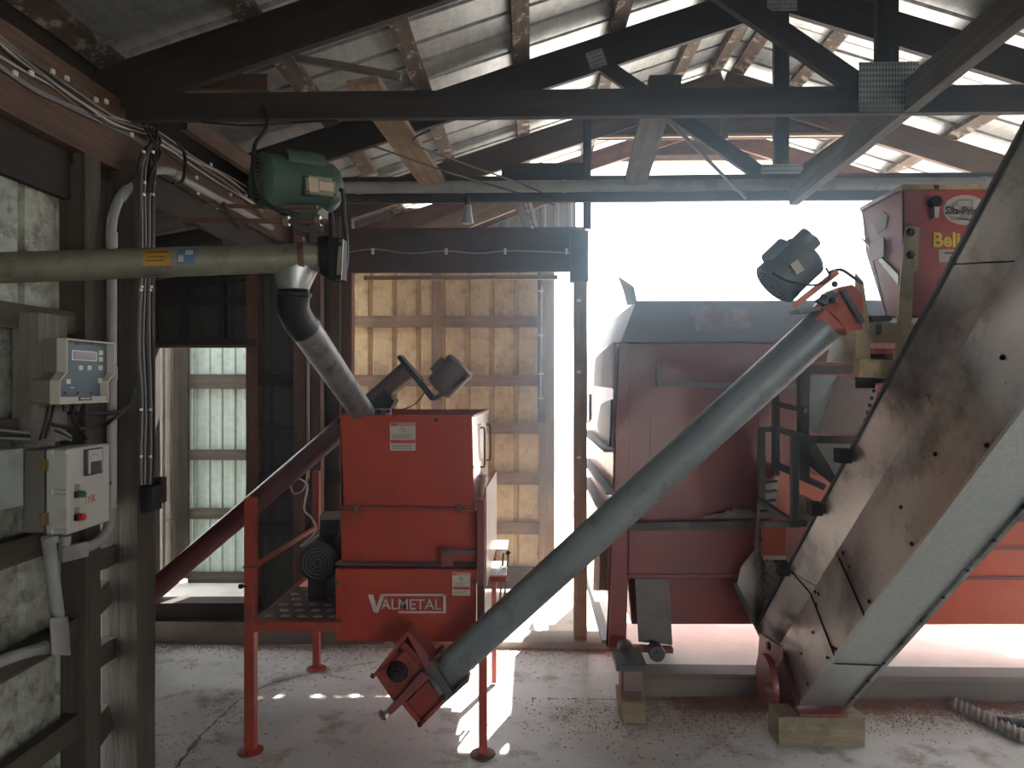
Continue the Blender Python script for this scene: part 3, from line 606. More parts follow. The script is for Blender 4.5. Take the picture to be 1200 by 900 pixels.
# outlet funnel under the hopper
zf = z3; a = P(452,748,3.75); b_ = P(542,748,3.75)
MB().hexa([(P(480,0,3.75).x,3.8,P(0,772,3.75).z),(P(510,0,3.75).x,3.8,P(0,772,3.75).z),(P(510,0,3.75).x,4.0,P(0,772,3.75).z),(P(480,0,3.75).x,4.0,P(0,772,3.75).z),(a.x,3.68,z3),(b_.x,3.68,z3),(b_.x,4.3,z3),(a.x,4.3,z3)]).build('outlet_funnel', red_veiled, vh)
# latch
MB().px([(517,643),(531,643),(531,664),(517,664)], YH-.012, .012).build('latch_plate', red_veiled, vh); MB().px([(519,645),(558,645),(558,649),(519,649)], YH-.024, .012).build('latch_bar', dgrey, vh)
bolt(vh, q(524,646,YH-.03), me=bolt_rust, s=1.2)
for x, y in ((395,683),(395,727),(556,682),(562,688)): bolt(vh, q(x,y,YH-.012), me=bolt_rust, s=1.1)
bolt(vh, q(511,492,3.612), s=.9)
# decals
def decal(parent, x0, y0, x1, y1, Y, two=True):
    d = MB().box(P(x0,y0,Y), P(x1,y1,Y-.0015)).build('warning_decal', cream, parent, 'white and red warning decal')
    h = (y1-y0); MB().box(P(x0+.6,y0+.6,Y-.0015), P(x1-.6,y0+h*.13,Y-.002)).build('red_band', redprint, d); lines = MB()
    MB().box(P(x0+.6,y0+h*.62,Y-.0015), P(x1-.6,y0+h*.74,Y-.002)).build('red_band', redprint, d)
    for i in range(3): lines.box(P(x0+2,y0+h*(.44+.06*i),Y-.0015), P(x1-4-3*(i%2),y0+h*(.46+.06*i),Y-.002)); lines.box(P(x0+2,y0+h*(.80+.06*i),Y-.0015), P(x1-3-3*(i%2),y0+h*(.82+.06*i),Y-.002))
    lines.build('small_print', dprint, d, kind='stuff')
    text('heading', 'WARNING', cream, d, P(x0+8 if x1-x0 > 25 else x0+5, y0+h*.12, Y-.0025), h*.13*Y/F, (1,0,0), (0,0,1), .0006, bold=.0002)
    pts = [P((x0+x1)/2 + (x1-x0)*.10*math.cos(a), y0+h*.27 + (x1-x0)*.10*math.sin(a), Y-.002) for a in [2*math.pi*i/20 for i in range(21)]]
    g_ = MB().tube(pts, .0012, 5, False); g_.tube([P((x0+x1)/2-2, y0+h*.27-2, Y-.002), P((x0+x1)/2+2, y0+h*.27+2, Y-.002)], .0014, 5)
    g_.build('prohibition_mark', dprint, d)
    return d
decal(vh, 457, 495, 487, 528, 3.618); decal(vh, 530, 671, 551, 698, YH-.001)
# silver lettering with its bars
lt = MB(); Yl = YH - .001
lt.px([(431,697),(437,697),(441,711),(446,697),(451,697),(443,718),(438,718)], Yl-.003, .003)
lt.px([(446,696),(522,696),(522,698.4),(446,698.4)], Yl-.003, .003); lt.px([(519.5,696),(522.5,696),(522.5,718.5),(519.5,718.5)], Yl-.003, .003); lt.px([(467,716.4),(522,716.4),(522,718.6),(467,718.6)], Yl-.003, .003)
lt.build('emblem_frame', silver, vh, 'silver V and outline bar of the emblem')
s_l = 17.2 * YH / F
text('lettering', 'ALMETAL', silver, vh, P(446.5,713.8,Yl-.003), s_l, (1,0,0), (0,0,1), .003, sx=.985, bold=.0003, label='silver capital lettering')
# the stand
sd = thing('hopper_stand', 'worn red tubular stand with tread-plate steps around the red hopper', 'stand', (-.8,4.0,0))
def leg(px, py, top, Y, w_=.045, foot=True, low=None):
    b0 = P(px, py, Y); b0.z = .008; t0 = P(px, top, Y); t0.x = b0.x; t0 = Vector((b0.x, Y, t0.z))
    b = MB().bar(b0, t0, w_, w_, up=(0,1,0)); o = b.build('leg', rail_red, sd, bevel=.003)
    if foot: MB().lathe((b0.x,Y,.001), (0,0,1), [(0,.062),(.006,.062),(.012,.05),(.013,.03)], 12).build('foot_plate', rust if px > 500 else rail_red, o)
    return b0
Lf = leg(294, 0, 583, 3.52, .05); Rf = leg(566, 0, 746, 3.52, .04); Lb = leg(371, 0, 552, 4.55, .042); Rb = leg(546, 0, 600, 4.6, .042)
leg(579, 0, 556, 4.35, .03, False)
zp = .64
pl0, pl1, py0, py1 = -1.352, -.94, 3.53, 4.12
MB().box((pl0,py0,zp-.012),(pl1,py1,zp)).build('tread_plate', tread_m, sd, bevel=.002)
ring = MB()
hole = MB().lathe((0,0,0), (0,0,1), [(0,.020),(.004,.017),(.007,.012),(.0072,.004)], 10)
hme = bpy.data.meshes.new('tread_stud'); hme.from_pydata(hole.v, [], hole.f); hme.materials.append(mat('polished_tread_rim', (.42,.33,.30), .28, .6, bump=0))
for j in range(6):
    for i in range(5):
        x = pl0 + .05 + i*.08 + (.04 if j % 2 else 0); y = py0 + .06 + j*.095
        if x < pl1 - .01: inst('tread_stud', hme, sd, (x, y, zp), None, (1.3, .8, 1))
fr = MB().bar((pl0-.01,py0-.01,zp-.022),(pl1+.02,py0-.01,zp-.022), .03, .045); fr.build('front_rail', rail_red, sd, bevel=.003)
MB().bar((pl0,3.52,zp-.03),(Lb.x,4.55,zp-.03), .035, .05).build('side_rail', rail_red, sd, bevel=.003)
MB().bar((Lb.x,4.55,zp-.03),(Rb.x,4.6,zp-.03), .035, .05).build('back_rail', rail_red, sd, bevel=.003)
MB().tube([(Lf.x,3.52,.895),(Lb.x,4.55,.895)], .014, 10).build('handrail', rail_red, sd)
MB().prism([P(299,732,3.5),P(308,732,3.5),P(299,742,3.5)], (0,.02,0)).build('gusset', rail_red, sd)
MB().bar((Lf.x-.026,3.51,.91),(Lf.x+.026,3.51,.91), .054,.008).build('sleeve_seam', rust, sd)
MB().tube([P(282,687,3.5),P(290,687,3.5)], .007, 8).build('locking_bolt', blackm, sd); MB().lathe(P(283,687,3.5),(1,0,0),[(-.012,.012),(.006,.012)],6).build('bolt_head', blackm, sd)
# steps on the right side
for i, (a, b_) in enumerate((((570,640),(598,625)), ((569,672),(595,647)))):
    Ya, Yb_ = (4.35, 4.6) if i == 0 else (3.95, 4.3)
    z = (P(0,a[1],Ya).z)
    MB().hexa([(P(569,0,Ya).x,Ya,z-.012),(P(a[0]+24,0,Ya).x,Ya,z-.012),(P(a[0]+26,0,Yb_).x,Yb_,z-.012),(P(569,0,Yb_).x-.02,Yb_,z-.012),(P(569,0,Ya).x,Ya,z),(P(a[0]+24,0,Ya).x,Ya,z),(P(a[0]+26,0,Yb_).x,Yb_,z),(P(569,0,Yb_).x-.02,Yb_,z)]).build('step_plate', galv, sd, 'bright steel step plate')
MB().bar(P(567,678,3.95),P(594,678,3.95), .03,.03).build('step_rail', rail_red, sd)
MB().tube([P(594,650,4.2),P(597,646,4.2)], .012, 8).build('pivot', blackm, sd)
for x0, x1 in ((596,591),(590,586)): MB().bar(P(x0,648,4.2),P(x1,702,4.2), .012,.012).build('step_strut', rust, sd)
# belt drive beside the hopper
md = thing('drive_motor', 'round black drive motor on the stand beside the red hopper', 'motor', P(378,690,3.9))
c = P(378,655,3.95)
MB().lathe(c, (0,-1,0), [(-.22,.10),(-.2,.115),(.05,.115),(.075,.110),(.09,.088),(.092,.01)], 32).build('barrel', mat('charcoal_motor', (.018,.017,.018), .5, bump=.1), md)
b = MB()
for r_ in (.022,.042,.062,.080):
    b.tube([c + Vector((r_*math.cos(a),-.094,r_*math.sin(a))) for a in [2*math.pi*i/24 for i in range(25)]], .0028, 5, False)
b.build('grille', greydust, md)
MB().box((c.x-.05,3.85,zp),(c.x+.05,4.1,c.z-.085)).build('motor_foot', blackm, md)
MB().hexa([P(374,627,3.92),P(396,627,3.92),P(396,627,4.25),P(374,627,4.25),P(375,607,3.92),P(398,607,3.92),P(398,607,4.25),P(375,607,4.25)]).build('belt_guard', blackm, md)
MB().prism([P(373,608,3.9),P(400,608,3.9),P(400,599,4.2),P(378,599,4.2)], (0,0,-.006)).build('guard_lid', galv, md, 'pale grey guard lid')
cb = thing('looped_cord', 'white cord hanging in loops down the wall behind the drive motor', 'cord', P(352,600,4.9))
MB().tube(smoothpath([P(361,440,4.95),P(361,500,4.95),P(361,545,4.95),P(356,573,4.9),P(344,578,4.9),P(341,566,4.9),P(348,560,4.9),P(360,568,4.8),P(358,585,4.6),P(357,598,4.5),P(366,608,4.4),P(370,622,4.3),P(352,640,4.2),P(366,632,4.1),P(380,622,4.0)],6), .006, 7).build('cord', cablewhite, cb)
MB().tube([P(361,330,4.95),P(361,560,4.95)], .011, 8).build('conduit', pvc, cb)

# ------------------------------------------------------------------ red inclined auger behind the hopper
ra = thing('inclined_auger', 'dark red auger tube rising from lower left behind the red hopper', 'auger', P(178,700,4.58))
A0, A1 = P(150,718,4.60), P(402,500,4.60); A2 = P(441,466,4.60); A3 = P(482,431,4.60)
MB().tube([A0, A1], .068, 24).build('tube', mat('deep_red_tube', (.11,.014,.018), .3, 0, col2=(.06,.012,.016), nscale=4, dirt=(.04,.02,.02), dscale=6, bump=.05, coat=.4), ra)
MB().tube([A1, A2, A3], [.06,.06,.066], 20).build('head_tube', brownmotor, ra, 'dusty brown head tube')
dr = (A3-A0).normalized(); pn = Vector((dr.z,0,-dr.x))
MB().hexa([A3 + pn*s*.10 + dr*t_ + Vector((0,y,0)) for y in (-.08,.08) for s, t_ in ((-1,-.02),(1,-.02),(1,.005),(-1,.005))]).build('head_flange', blackm, ra)
MB().prism([P(430,474,4.52),P(438,488,4.52),P(452,488,4.52),P(462,470,4.52),P(450,458,4.52)], (0,.16,0)).build('clamp', blackm, ra)
for s in (-.075, .075):
    MB().bar(P(474,425,4.6)+Vector((0,s,0)), P(508,468,4.6)+Vector((0,s,0)), .012, .02).build('motor_bracket', blackm, ra)
    MB().bar(P(508,468,4.6)+Vector((0,s,0)), P(547,443,4.6)+Vector((0,s,0)), .012, .02).build('motor_bracket', blackm, ra)
MB().tube(smoothpath([P(452,478,4.5),P(470,480,4.5),P(488,472,4.5),P(500,456,4.5)],6), .005, 6).build('cord', cableblack, ra)
mt = thing('auger_motor', 'dusty dark electric motor tilted above the red hopper', 'motor', P(523,442,4.6))
mc = P(527,442,4.6); motor(mt, mc, P(545,424,4.6)-P(510,462,4.6), .225, .100, brownmotor, P(505,428,4.6)-mc, fan=1)

# ------------------------------------------------------------------ horizontal auger with green motor (upper left)
ha = thing('horizontal_auger', 'olive grey auger tube running level from the left wall to the green motor', 'auger', P(190,305,2.5))
H0, H1 = P(-28,315,2.38), P(377,301,2.68)
MB().tube([H0, H1], .0525, 28).build('tube', olive, ha)
hd_ = (H1-H0).normalized()
def on(px, f=0):                                             # a point on the tube axis under a pixel column
    t = (px+28)/405; return H0.lerp(H1, t)
for px in (350,): MB().tube([on(px-4), on(px+4)], .0555, 24).build('band', rust, ha); MB().box(on(px)+Vector((-.012,-.02,.052)), on(px)+Vector((.012,.02,.075))).build('band_lug', rust, ha)
MB().tube([on(375), on(382)], .066, 24).build('end_flange', blackm, ha)
def patch(t, c0, c1, a0, a1, m, name, lab, r=.0532):
    """sticker wrapped on the tube between two pixel columns and two angles around the axis"""
    p0, p1 = on(c0), on(c1); b = MB(); n = 8
    up = Vector((0,0,1)); fw = Vector((hd_.y,-hd_.x,0)).normalized()
    vs = []
    for i in range(n+1):
        a = R(a0 + (a1-a0)*i/n); d = fw*math.cos(a)*r + up*math.sin(a)*r; vs += [p0+d, p1+d]
    b.add(vs, [(2*i,2*i+1,2*i+3,2*i+2) for i in range(n)])
    return b.build(name, m, t, lab)
patch(ha, 161, 192, -22, 48, ambers, 'sticker', 'worn amber sticker'); patch(ha, 200, 221, -18, 48, blues, 'sticker', 'blue and white sticker')
patch(ha, 163, 190, 30, 37, dprint, 'sticker_print', None, .0535); patch(ha, 165, 188, 10, 14, dprint, 'sticker_print', None, .0535); patch(ha, 165, 186, -4, 0, dprint, 'sticker_print', None, .0535)
patch(ha, 202, 208, -10, 14, cream, 'sticker_print', 'white mark on the blue sticker', .0535); patch(ha, 210, 219, 16, 38, cream, 'sticker_print', 'white mark on the blue sticker', .0535)
# transition spout and boot
ctr = on(348); zb_ = P(0,341,2.72).z
rg = []
def ring8(cx, cy, z, rx, ry, n=16): return [Vector((cx + rx*math.cos(2*math.pi*i/n), cy + ry*math.sin(2*math.pi*i/n), z)) for i in range(n)]
def loft(rings):
    b = MB(); n = len(rings[0]); b.add([v for r_ in rings for v in r_], [(k_*n+i, k_*n+(i+1)%n, (k_+1)*n+(i+1)%n, (k_+1)*n+i) for k_ in range(len(rings)-1) for i in range(n)] + [tuple(range(n-1,-1,-1)), tuple(range((len(rings)-1)*n, len(rings)*n))]); return b
sx = P(346,0,2.68).x; yb_ = 2.68
loft([ring8(sx+.01, yb_, H1.z+.0, .080, .064), ring8(sx+.002, yb_, H1.z-.035, .090, .068), ring8(P(345,0,2.7).x, 2.69, P(0,341,2.7).z, .056, .056)]).build('spout', galv, ha, 'bright galvanised spout')
S = [P(345,342,2.70), P(343,358,2.72), P(349,374,2.76), P(358,388,2.80)]
MB().tube(smoothpath(S,4), .060, 20).build('rubber_boot', black, ha, 'black rubber boot')
MB().tube([P(345,344,2.70), P(345,348,2.70)], .063, 20).build('boot_clamp', blackm, ha)
dp = thing('down_spout', 'speckled grey pipe sloping from the black boot into the red hopper', 'pipe', P(420,480,3.75))
D0, D1 = P(354,380,2.80), P(425,484,3.72)
MB().tube([D0, D1], .062, 24).build('pipe', mat('speckled_grey_pipe', (.24,.26,.255), .42, .45, col2=(.17,.185,.18), nscale=9, dirt=(.06,.06,.055), dscale=14, dmix=(.55,.66), bump=.15), dp)
MB().tube([D1.lerp(D0,.06), D1.lerp(D0,.045)], .066, 24).build('collar', galv_dirty, dp)
bk = thing('spout_bracket', 'small bracket plate where the grey pipe enters the red hopper', 'bracket', P(450,484,3.9))
MB().box(P(437,480,3.75), P(459,487,3.9)).build('plate', galv_dirty, bk)
for x in (444, 455): bolt(bk, P(x,482,3.745))
# green motor
gm_ = thing('green_motor', 'green electric motor mounted above the olive auger tube', 'motor', P(350,245,2.78))
gc = P(349,216,2.80); gax = (P(394,221,2.90)-P(306,210,2.69)); 
motor(gm_, gc, gax, .318, .098, green, (.12,-.35,1), fan=-1)
ga = gax.normalized()
bx = gc + (Vector((0,0,1))).cross(ga).normalized() * (-.098 if (Vector((0,0,1)).cross(ga)).y > 0 else .098) + ga*.035 - Vector((0,0,.028)); tbx = MB(); 
u_ = ga; v_ = Vector((0,0,1)) - ga*ga.z; v_.normalize(); w_ = u_.cross(v_)
def obox(b, c, hx, hy, hz): return b.hexa([c + u_*sx_*hx + w_*sy_*hy + v_*sz_*hz for sz_ in (-1,1) for sx_, sy_ in ((-1,-1),(1,-1),(1,1),(-1,1))])
wn_ = w_ if w_.y < 0 else -w_
tb = obox(MB(), bx, .062, .022, .036).build('terminal_box', green, gm_, bevel=.004)
pf = bx + wn_*.025
obox(MB(), pf, .060, .003, .034).build('terminal_cover', mat('pale_green_cover', (.22,.26,.20), .45, dirt=(.15,.14,.1), dscale=8, bump=0), gm_)
obox(MB(), pf + u_*-.031 + wn_*.004, .019, .001, .026).build('nameplate', copperm, gm_, 'pale nameplate'); obox(MB(), pf + u_*.022 + wn_*.004, .029, .001, .016).build('nameplate', copperm, gm_, 'pale nameplate')
for a, b_ in ((-.054,.028),(.054,.028),(-.054,-.028),(.054,-.028)): bolt(gm_, pf + u_*a + v_*b_ + wn_*.003, s=.45)
MB().prism([P(334,250,2.75),P(370,250,2.75),P(378,243,2.75),P(340,240,2.75)], (0,.14,0)).build('motor_foot', green, gm_, bevel=.003)
# motor mount, belt guard
mm = thing('motor_mount', 'rusty steel rods and bracket carrying the green motor, with belt guard', 'bracket', P(385,300,2.75))
MB().tube([P(238,241,2.74), P(372,243,2.74)], .0085, 10).build('slide_rod', rust, mm); MB().tube([P(212,258,2.66), P(388,260,2.66)], .0095, 10).build('slide_rod', rust, mm)
for px in (336, 373): MB().tube([P(px-3,259,2.66), P(px+3,259,2.66)], .019, 14).build('rod_collar', galv_dirty, mm)
MB().bar(P(345,262,2.66), P(386,279,2.66), .03, .02).build('brace', dgrey, mm); MB().bar(P(262,238,2.70), P(279,268,2.62), .012,.014).build('hook_bar', rust, mm)
MB().tube([P(388,250,2.64),P(389,275,2.64),P(386,326,2.64)], .011, 8).build('threaded_rod', blackm, mm)
MB().px([(384,276),(402,279),(402,328),(384,328)], 2.60, .06).build('gearbox_plate', blackm, mm, bevel=.004)
MB().px([(397,281),(402,280),(400,328),(394,328)], 2.585, .012).build('guard_edge', olive, mm)
for x, y in ((387,284),(388,322),(397,325),(398,286)): bolt(mm, P(x,y,2.585), s=.9)
MB().lathe(P(380,300,2.68), hd_, [(-.02,.07),(.0,.078),(.03,.078),(.035,.05)], 24).build('pulley', blackm, mm)
MB().tube(smoothpath([P(398,222,2.72),P(402,226,2.72),P(403,250,2.72),P(406,280,2.72),P(406,308,2.72),P(402,322,2.72),P(396,327,2.72)],5), .009, 8).build('drive_belt', black, mm)
cbm = thing('power_cord', 'black cord looping from the roof chord down to the green motor', 'cord', P(307,150,2.9))
MB().tube(smoothpath([P(307,124,2.97),P(313,136,2.94),P(311,152,2.9),P(299,170,2.8),P(297,196,2.62),P(302,222,2.60),P(314,240,2.60),P(336,249,2.60),P(352,252,2.62)],7), .0085, 8).build('cord', cableblack, cbm)
mm2 = thing('cord_on_chord', 'thin black cord sagging under the near roof chord', 'cord', P(330,145,2.95))
MB().tube(smoothpath([P(236,143,3.0),P(290,147,2.95),P(340,144,2.95),P(395,141,2.95)],5), .004, 6).build('cord', cableblack, mm2)
# ------------------------------------------------------------------ long grey auger with its red gearbox
la = thing('discharge_auger', 'long blue-grey auger tube slanting from the floor gearbox up to the right', 'auger', P(500,800,3.42))
B0, B1 = P(512,796,3.42), P(968,380,2.84)
MB().tube([B0, B1], .0745, 32).build('tube', tube_m, la)
bd = (B1-B0).normalized(); bn = bd.cross(Vector((0,1,0))).normalized()
if bn.z < 0: bn = -bn
MB().tube([B0.lerp(B1,.055), B0.lerp(B1,.058)], .0765, 32).build('weld_seam', galv_dirty, la)
for s in (1,-1):
    c = B0 + bn*s*.088 + bd*.055
    MB().hexa([c + bd*a + bn*b_ + Vector((0,y,0)) for y in (-.05,.05) for a, b_ in ((-.11,-.008),(.08,-.008),(.08,.008),(-.11,.008))]).build('side_strap', mat('dark_red_strap', (.14,.03,.025), .5, dirt=(.05,.03,.03), dscale=8, bump=.1) if s > 0 else dgrey, la)
gb = thing('auger_gearbox', 'red square boot with black bearing at the foot of the grey auger', 'gearbox', P(480,790,3.4))
Yg = 3.30
def plate(name, pts, Y, d, m=greasy_red, lab=None, bev=.002): return MB().px(pts, Y, d).build(name, m, gb, lab, bevel=bev)
plate('back_plate', [(440,791),(474,752),(505,783),(462,822)], Yg+.03, .10)
plate('bearing_plate', [(440,791),(475,762),(497,788),(460,821)], Yg+.015, .016)
MB().hexa([P(436,792,Yg-.02),P(439,794,Yg-.02),P(439,794,Yg+.13),P(436,792,Yg+.13),P(476,741,Yg-.02),P(479,744,Yg-.02),P(479,744,Yg+.13),P(476,741,Yg+.13)]).build('side_flange', greasy_red, gb)
MB().hexa([P(476,741,Yg-.03),P(479,741,Yg-.03),P(479,741,Yg+.15),P(476,741,Yg+.15),P(500,787,Yg-.0),P(508,778,Yg-.0),P(508,778,Yg+.15),P(500,787,Yg+.15)]).build('side_flange', red_veiled, gb)
MB().px([(475,742),(480,740),(509,775),(502,787)], Yg+.0, .13).build('top_flange', greasy_red, gb, bevel=.002)
plate('lower_box', [(476,824),(501,798),(521,822),(493,850)], Yg+.02, .12)
MB().px([(471,826),(475,822),(495,846),(491,850)], Yg-.005, .15).build('lower_flange', greasy_red, gb, bevel=.001)
MB().px([(500,792),(504,790),(524,820),(520,824)], Yg-.01, .15).build('lower_flange', galv_dirty, gb, bevel=.001)
MB().px([(490,848),(521,818),(524,821),(493,852)], Yg-.005, .15).build('lower_flange', greasy_red, gb, bevel=.001)
plate('clamp_arm', [(494,787),(504,794),(458,838),(452,834)], Yg-.02, .03, red_veiled)
plate('end_plate', [(498,786),(506,774),(530,812),(522,820)], Yg+.0, .14, dgrey)
c = P(466,787,Yg+.01)
MB().lathe(c, (0,-1,0), [(0,.048),(.012,.046),(.018,.036),(.03,.034),(.032,.02),(.05,.018),(.052,.01)], 18).build('bearing', blackm, gb, 'black greasy bearing')
for a in range(4): bolt(gb, c + Vector((.036*math.cos(R(45+90*a)), -.012, .036*math.sin(R(45+90*a)))), s=.9)
MB().lathe(P(454,833,Yg-.02), (P(454,833,Yg)-P(470,818,Yg)), [(0,.008),(.02,.01),(.026,.026),(.036,.024),(.038,.01)], 16).build('adjuster_knob', galv_dirty, gb, 'pale cap on the adjuster')
for x, y in ((437,792),(469,762),(492,849),(519,817),(505,772)): bolt(gb, P(x,y,Yg-.012), s=1.1)
# head of the long auger: orange gear piece, bracket, motor
ah = thing('auger_drive', 'faded orange drive head at the top of the grey auger', 'gearbox', P(985,360,2.8))
MB().px([(956,372),(966,362),(984,336),(1000,333),(1012,345),(1012,386),(985,386),(972,388)], 2.78, .14).build('head_casting', orange, ah, bevel=.006)
MB().tube([P(972,376,2.84), P(982,366,2.84)], .082, 24).build('collar', orange, ah)
MB().bar(P(987,340,2.76), P(1010,378,2.76), .02, .018).build('clamp_strap', dgrey, ah)
MB().hexa([P(928,356,2.70),P(980,315,2.70),P(984,321,2.70),P(932,362,2.70),P(928,356,2.9),P(980,315,2.9),P(984,321,2.9),P(932,362,2.9)]).build('motor_plate', orange, ah)
MB().px([(957,352),(975,340),(984,346),(968,358)], 2.75, .03).build('bracket', dgrey, ah); 
MB().px([(936,362),(985,356),(985,361),(936,367)], 2.8, .1).build('bracket', red_dusty, ah)
MB().tube(smoothpath([P(970,320,2.72),P(985,316,2.7),P(1000,325,2.7),P(1010,332,2.75)],5), .006, 8).build('cord', cableblack, ah)
MB().tube(smoothpath([P(905,320,2.68),P(925,330,2.66),P(955,334,2.66),P(972,326,2.68),P(968,314,2.7)],5), .004, 8).build('cord', cableblack, ah)
for x, y in ((965,348),(975,352),(978,333)): bolt(ah, P(x,y,2.74), s=1.1)
hm = thing('auger_head_motor', 'blue-grey electric motor silhouetted against the bright opening', 'motor', P(925,315,2.85))
hc = P(926,316,2.84); motor(hm, hc, P(945,296,2.84)-P(905,334,2.84), .19, .090, bluegrey, P(904,296,2.84)-hc, fan=-1)
MB().lathe(P(938,283,2.84), P(945,296,2.84)-P(905,334,2.84), [(-.05,.02),(-.045,.032),(.04,.032),(.045,.02)], 14).build('capacitor_cover', bluegrey, hm)
MB().lathe(P(948,287,2.86), P(945,296,2.84)-P(905,334,2.84), [(-.05,.02),(-.045,.03),(.03,.03),(.035,.02)], 14).build('capacitor_cover', bluegrey, hm)
MB().px([(926,310),(935,304),(943,316),(934,322)], 2.72, .02).build('nameplate', cream, hm, 'small white nameplate')

# ------------------------------------------------------------------ red mixer wagon
YM = 4.42
mw = thing('mixer_wagon', 'large haze-muted red feed mixer wagon standing in the bright opening', 'mixer wagon', (1.8, 5.6, .1))
YMe = 5.9
XR_m = 3.35
def mp(pts, Y=YM): return [P(a, b_, Y) for a, b_ in pts]
pts = mp([(727,402),(719,540),(724,676)]); zt_m = P(0,402,YM).z; zb_m = P(0,676,YM).z
body = [pts[0], pts[1], pts[2], Vector((XR_m-.1,YM,zb_m)), Vector((XR_m,YM,1.4)), Vector((XR_m-.1,YM,zt_m))]
MB().prism(body, (0,.45,0)).build('body', red_veiled, mw, bevel=.008)
MB().prism([Vector((pts[0].x+.02,YM+.45,zt_m)),Vector((pts[0].x+.02,YM+.45,1.0)),Vector((XR_m-.1,YM+.45,1.0)),Vector((XR_m-.1,YM+.45,zt_m))], (0,YMe-YM-.45,0)).build('rear_body', red_veiled, mw)
top = mp([(746,352)])[0]
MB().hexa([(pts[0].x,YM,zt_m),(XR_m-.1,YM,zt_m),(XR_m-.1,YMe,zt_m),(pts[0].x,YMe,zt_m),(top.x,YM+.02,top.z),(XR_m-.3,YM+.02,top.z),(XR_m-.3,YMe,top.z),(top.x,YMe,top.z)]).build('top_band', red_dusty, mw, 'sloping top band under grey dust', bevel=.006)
MB().px([(724,323),(743,336),(747,356),(735,358),(731,342)], 4.45, .008).build('top_flap', galv_dirty, mw, 'bent up sheet flap at the top edge')
MB().prism(mp([(735,676),(740,732),(1300,732),(1310,676)], YM+.06), (0,.30,0)).build('belly', red_veiled, mw, bevel=.01)
MB().box((pts[1].x,YM+.02,1.0),(pts[1].x+.02,6.4,zt_m)).build('side_sheet', red_veiled, mw)
MB().box((pts[1].x,YM+.02,.42),(pts[1].x+.02,6.4,1.0)).build('side_sheet', red_veiled, mw)
MB().prism(mp([(725,402),(718,600),(712,757),(733,757),(737,600),(736,402)]), (0,-.03,0)).build('corner_post', red_veiled, mw, bevel=.003)
MB().prism(mp([(712,757),(720,600),(727,405)], YM-.0), (-.01,0,0)).build('corner_edge', red_veiled, mw)
MB().bar(P(770,450,YM-.012), P(1015,454,YM-.012), .03, .03).build('rib', red_dusty, mw); MB().bar(P(771,426,YM-.008), P(771,450,YM-.008), .02, .02, up=(0,1,0)).build('rib', red_dusty, mw)
MB().bar(P(737,616,YM-.04), P(905,613,YM-.04), .09, .045).build('ledge', mat('dusty_ledge', (.10,.09,.095), .8, dirt=(.3,.28,.26), dscale=9, bump=.3), mw, 'dusty dark ledge')
MB().px([(737,615),(905,612),(905,673),(737,673)], YM-.06, .07).build('lower_skirt', red_veiled, mw, bevel=.004)
MB().bar(P(735,674,YM-.05), P(905,674,YM-.05), .05, .02).build('rib', red_veiled, mw)
for a, b_ in (((763,487),(870,487)), ((763,487),(763,600)), ((890,487),(890,600))): MB().bar(P(*a,YM-.004), P(*b_,YM-.004), .012, .012, up=(0,1,0) if a[0]==b_[0] else (0,0,1)).build('rib', red_veiled, mw)
rs = random.Random(9); b = MB()
for i in range(260):
    x = rs.gauss(862,14); p = P(min(900,max(825,x)), 606 - abs(rs.gauss(0,4))*max(0,1-abs(x-862)/40), YM-.06 - rs.random()*.03); b.box(p - Vector((.012,.006,.004)), p + Vector((.012,.006,.004)), Matrix.Identity(4))
b.build('silage_heap', mat('pale_silage', (.30,.27,.24), .9, bump=0), mw, 'pale crumbs heaped on the ledge', kind='stuff', smooth=False)
for x, y in ((739,600),(739,640),(739,668),(1005,560),(776,541),(735,480),(733,520)): bolt(mw, P(x,y,YM-.03), me=bolt_red)
b = MB()
for i in range(9): bolt(mw, P(716.5+ (0 if i<5 else 0), 640+i*13, YM-.033), me=bolt_red, s=.7)
MB().prism([P(807,366,YM-.004),P(812,360,YM-.004),P(830,358,YM-.004),P(845,362,YM-.004),P(862,358,YM-.004),P(880,362,YM-.004),P(884,372,YM-.004),P(880,384,YM-.004),P(860,386,YM-.004),P(840,390,YM-.004),P(815,388,YM-.004)], (0,-.002,0)).build('bare_patch', mat('rubbed_red', (.27,.13,.12), .6, dirt=(.3,.25,.24), dscale=9, dmix=(.45,.6), bump=0), mw, 'red patch where the dust is rubbed off')
MB().px([(1050,612),(1290,612),(1290,732),(1050,732)], YM-.03, .03).build('lit_body_panel', mat('lit_orange_red', (.62,.10,.03), .4, 0, col2=(.52,.085,.03), nscale=3, bump=.05, coat=.2), mw, 'lower panel with the light on it painted in as brighter orange-red')  # added panel: light falling on the body put into a brighter orange
for y in (642, 677): MB().bar(P(1050,y,YM-.035), P(1290,y,YM-.035), .02, .02).build('rib', red_veiled, mw)
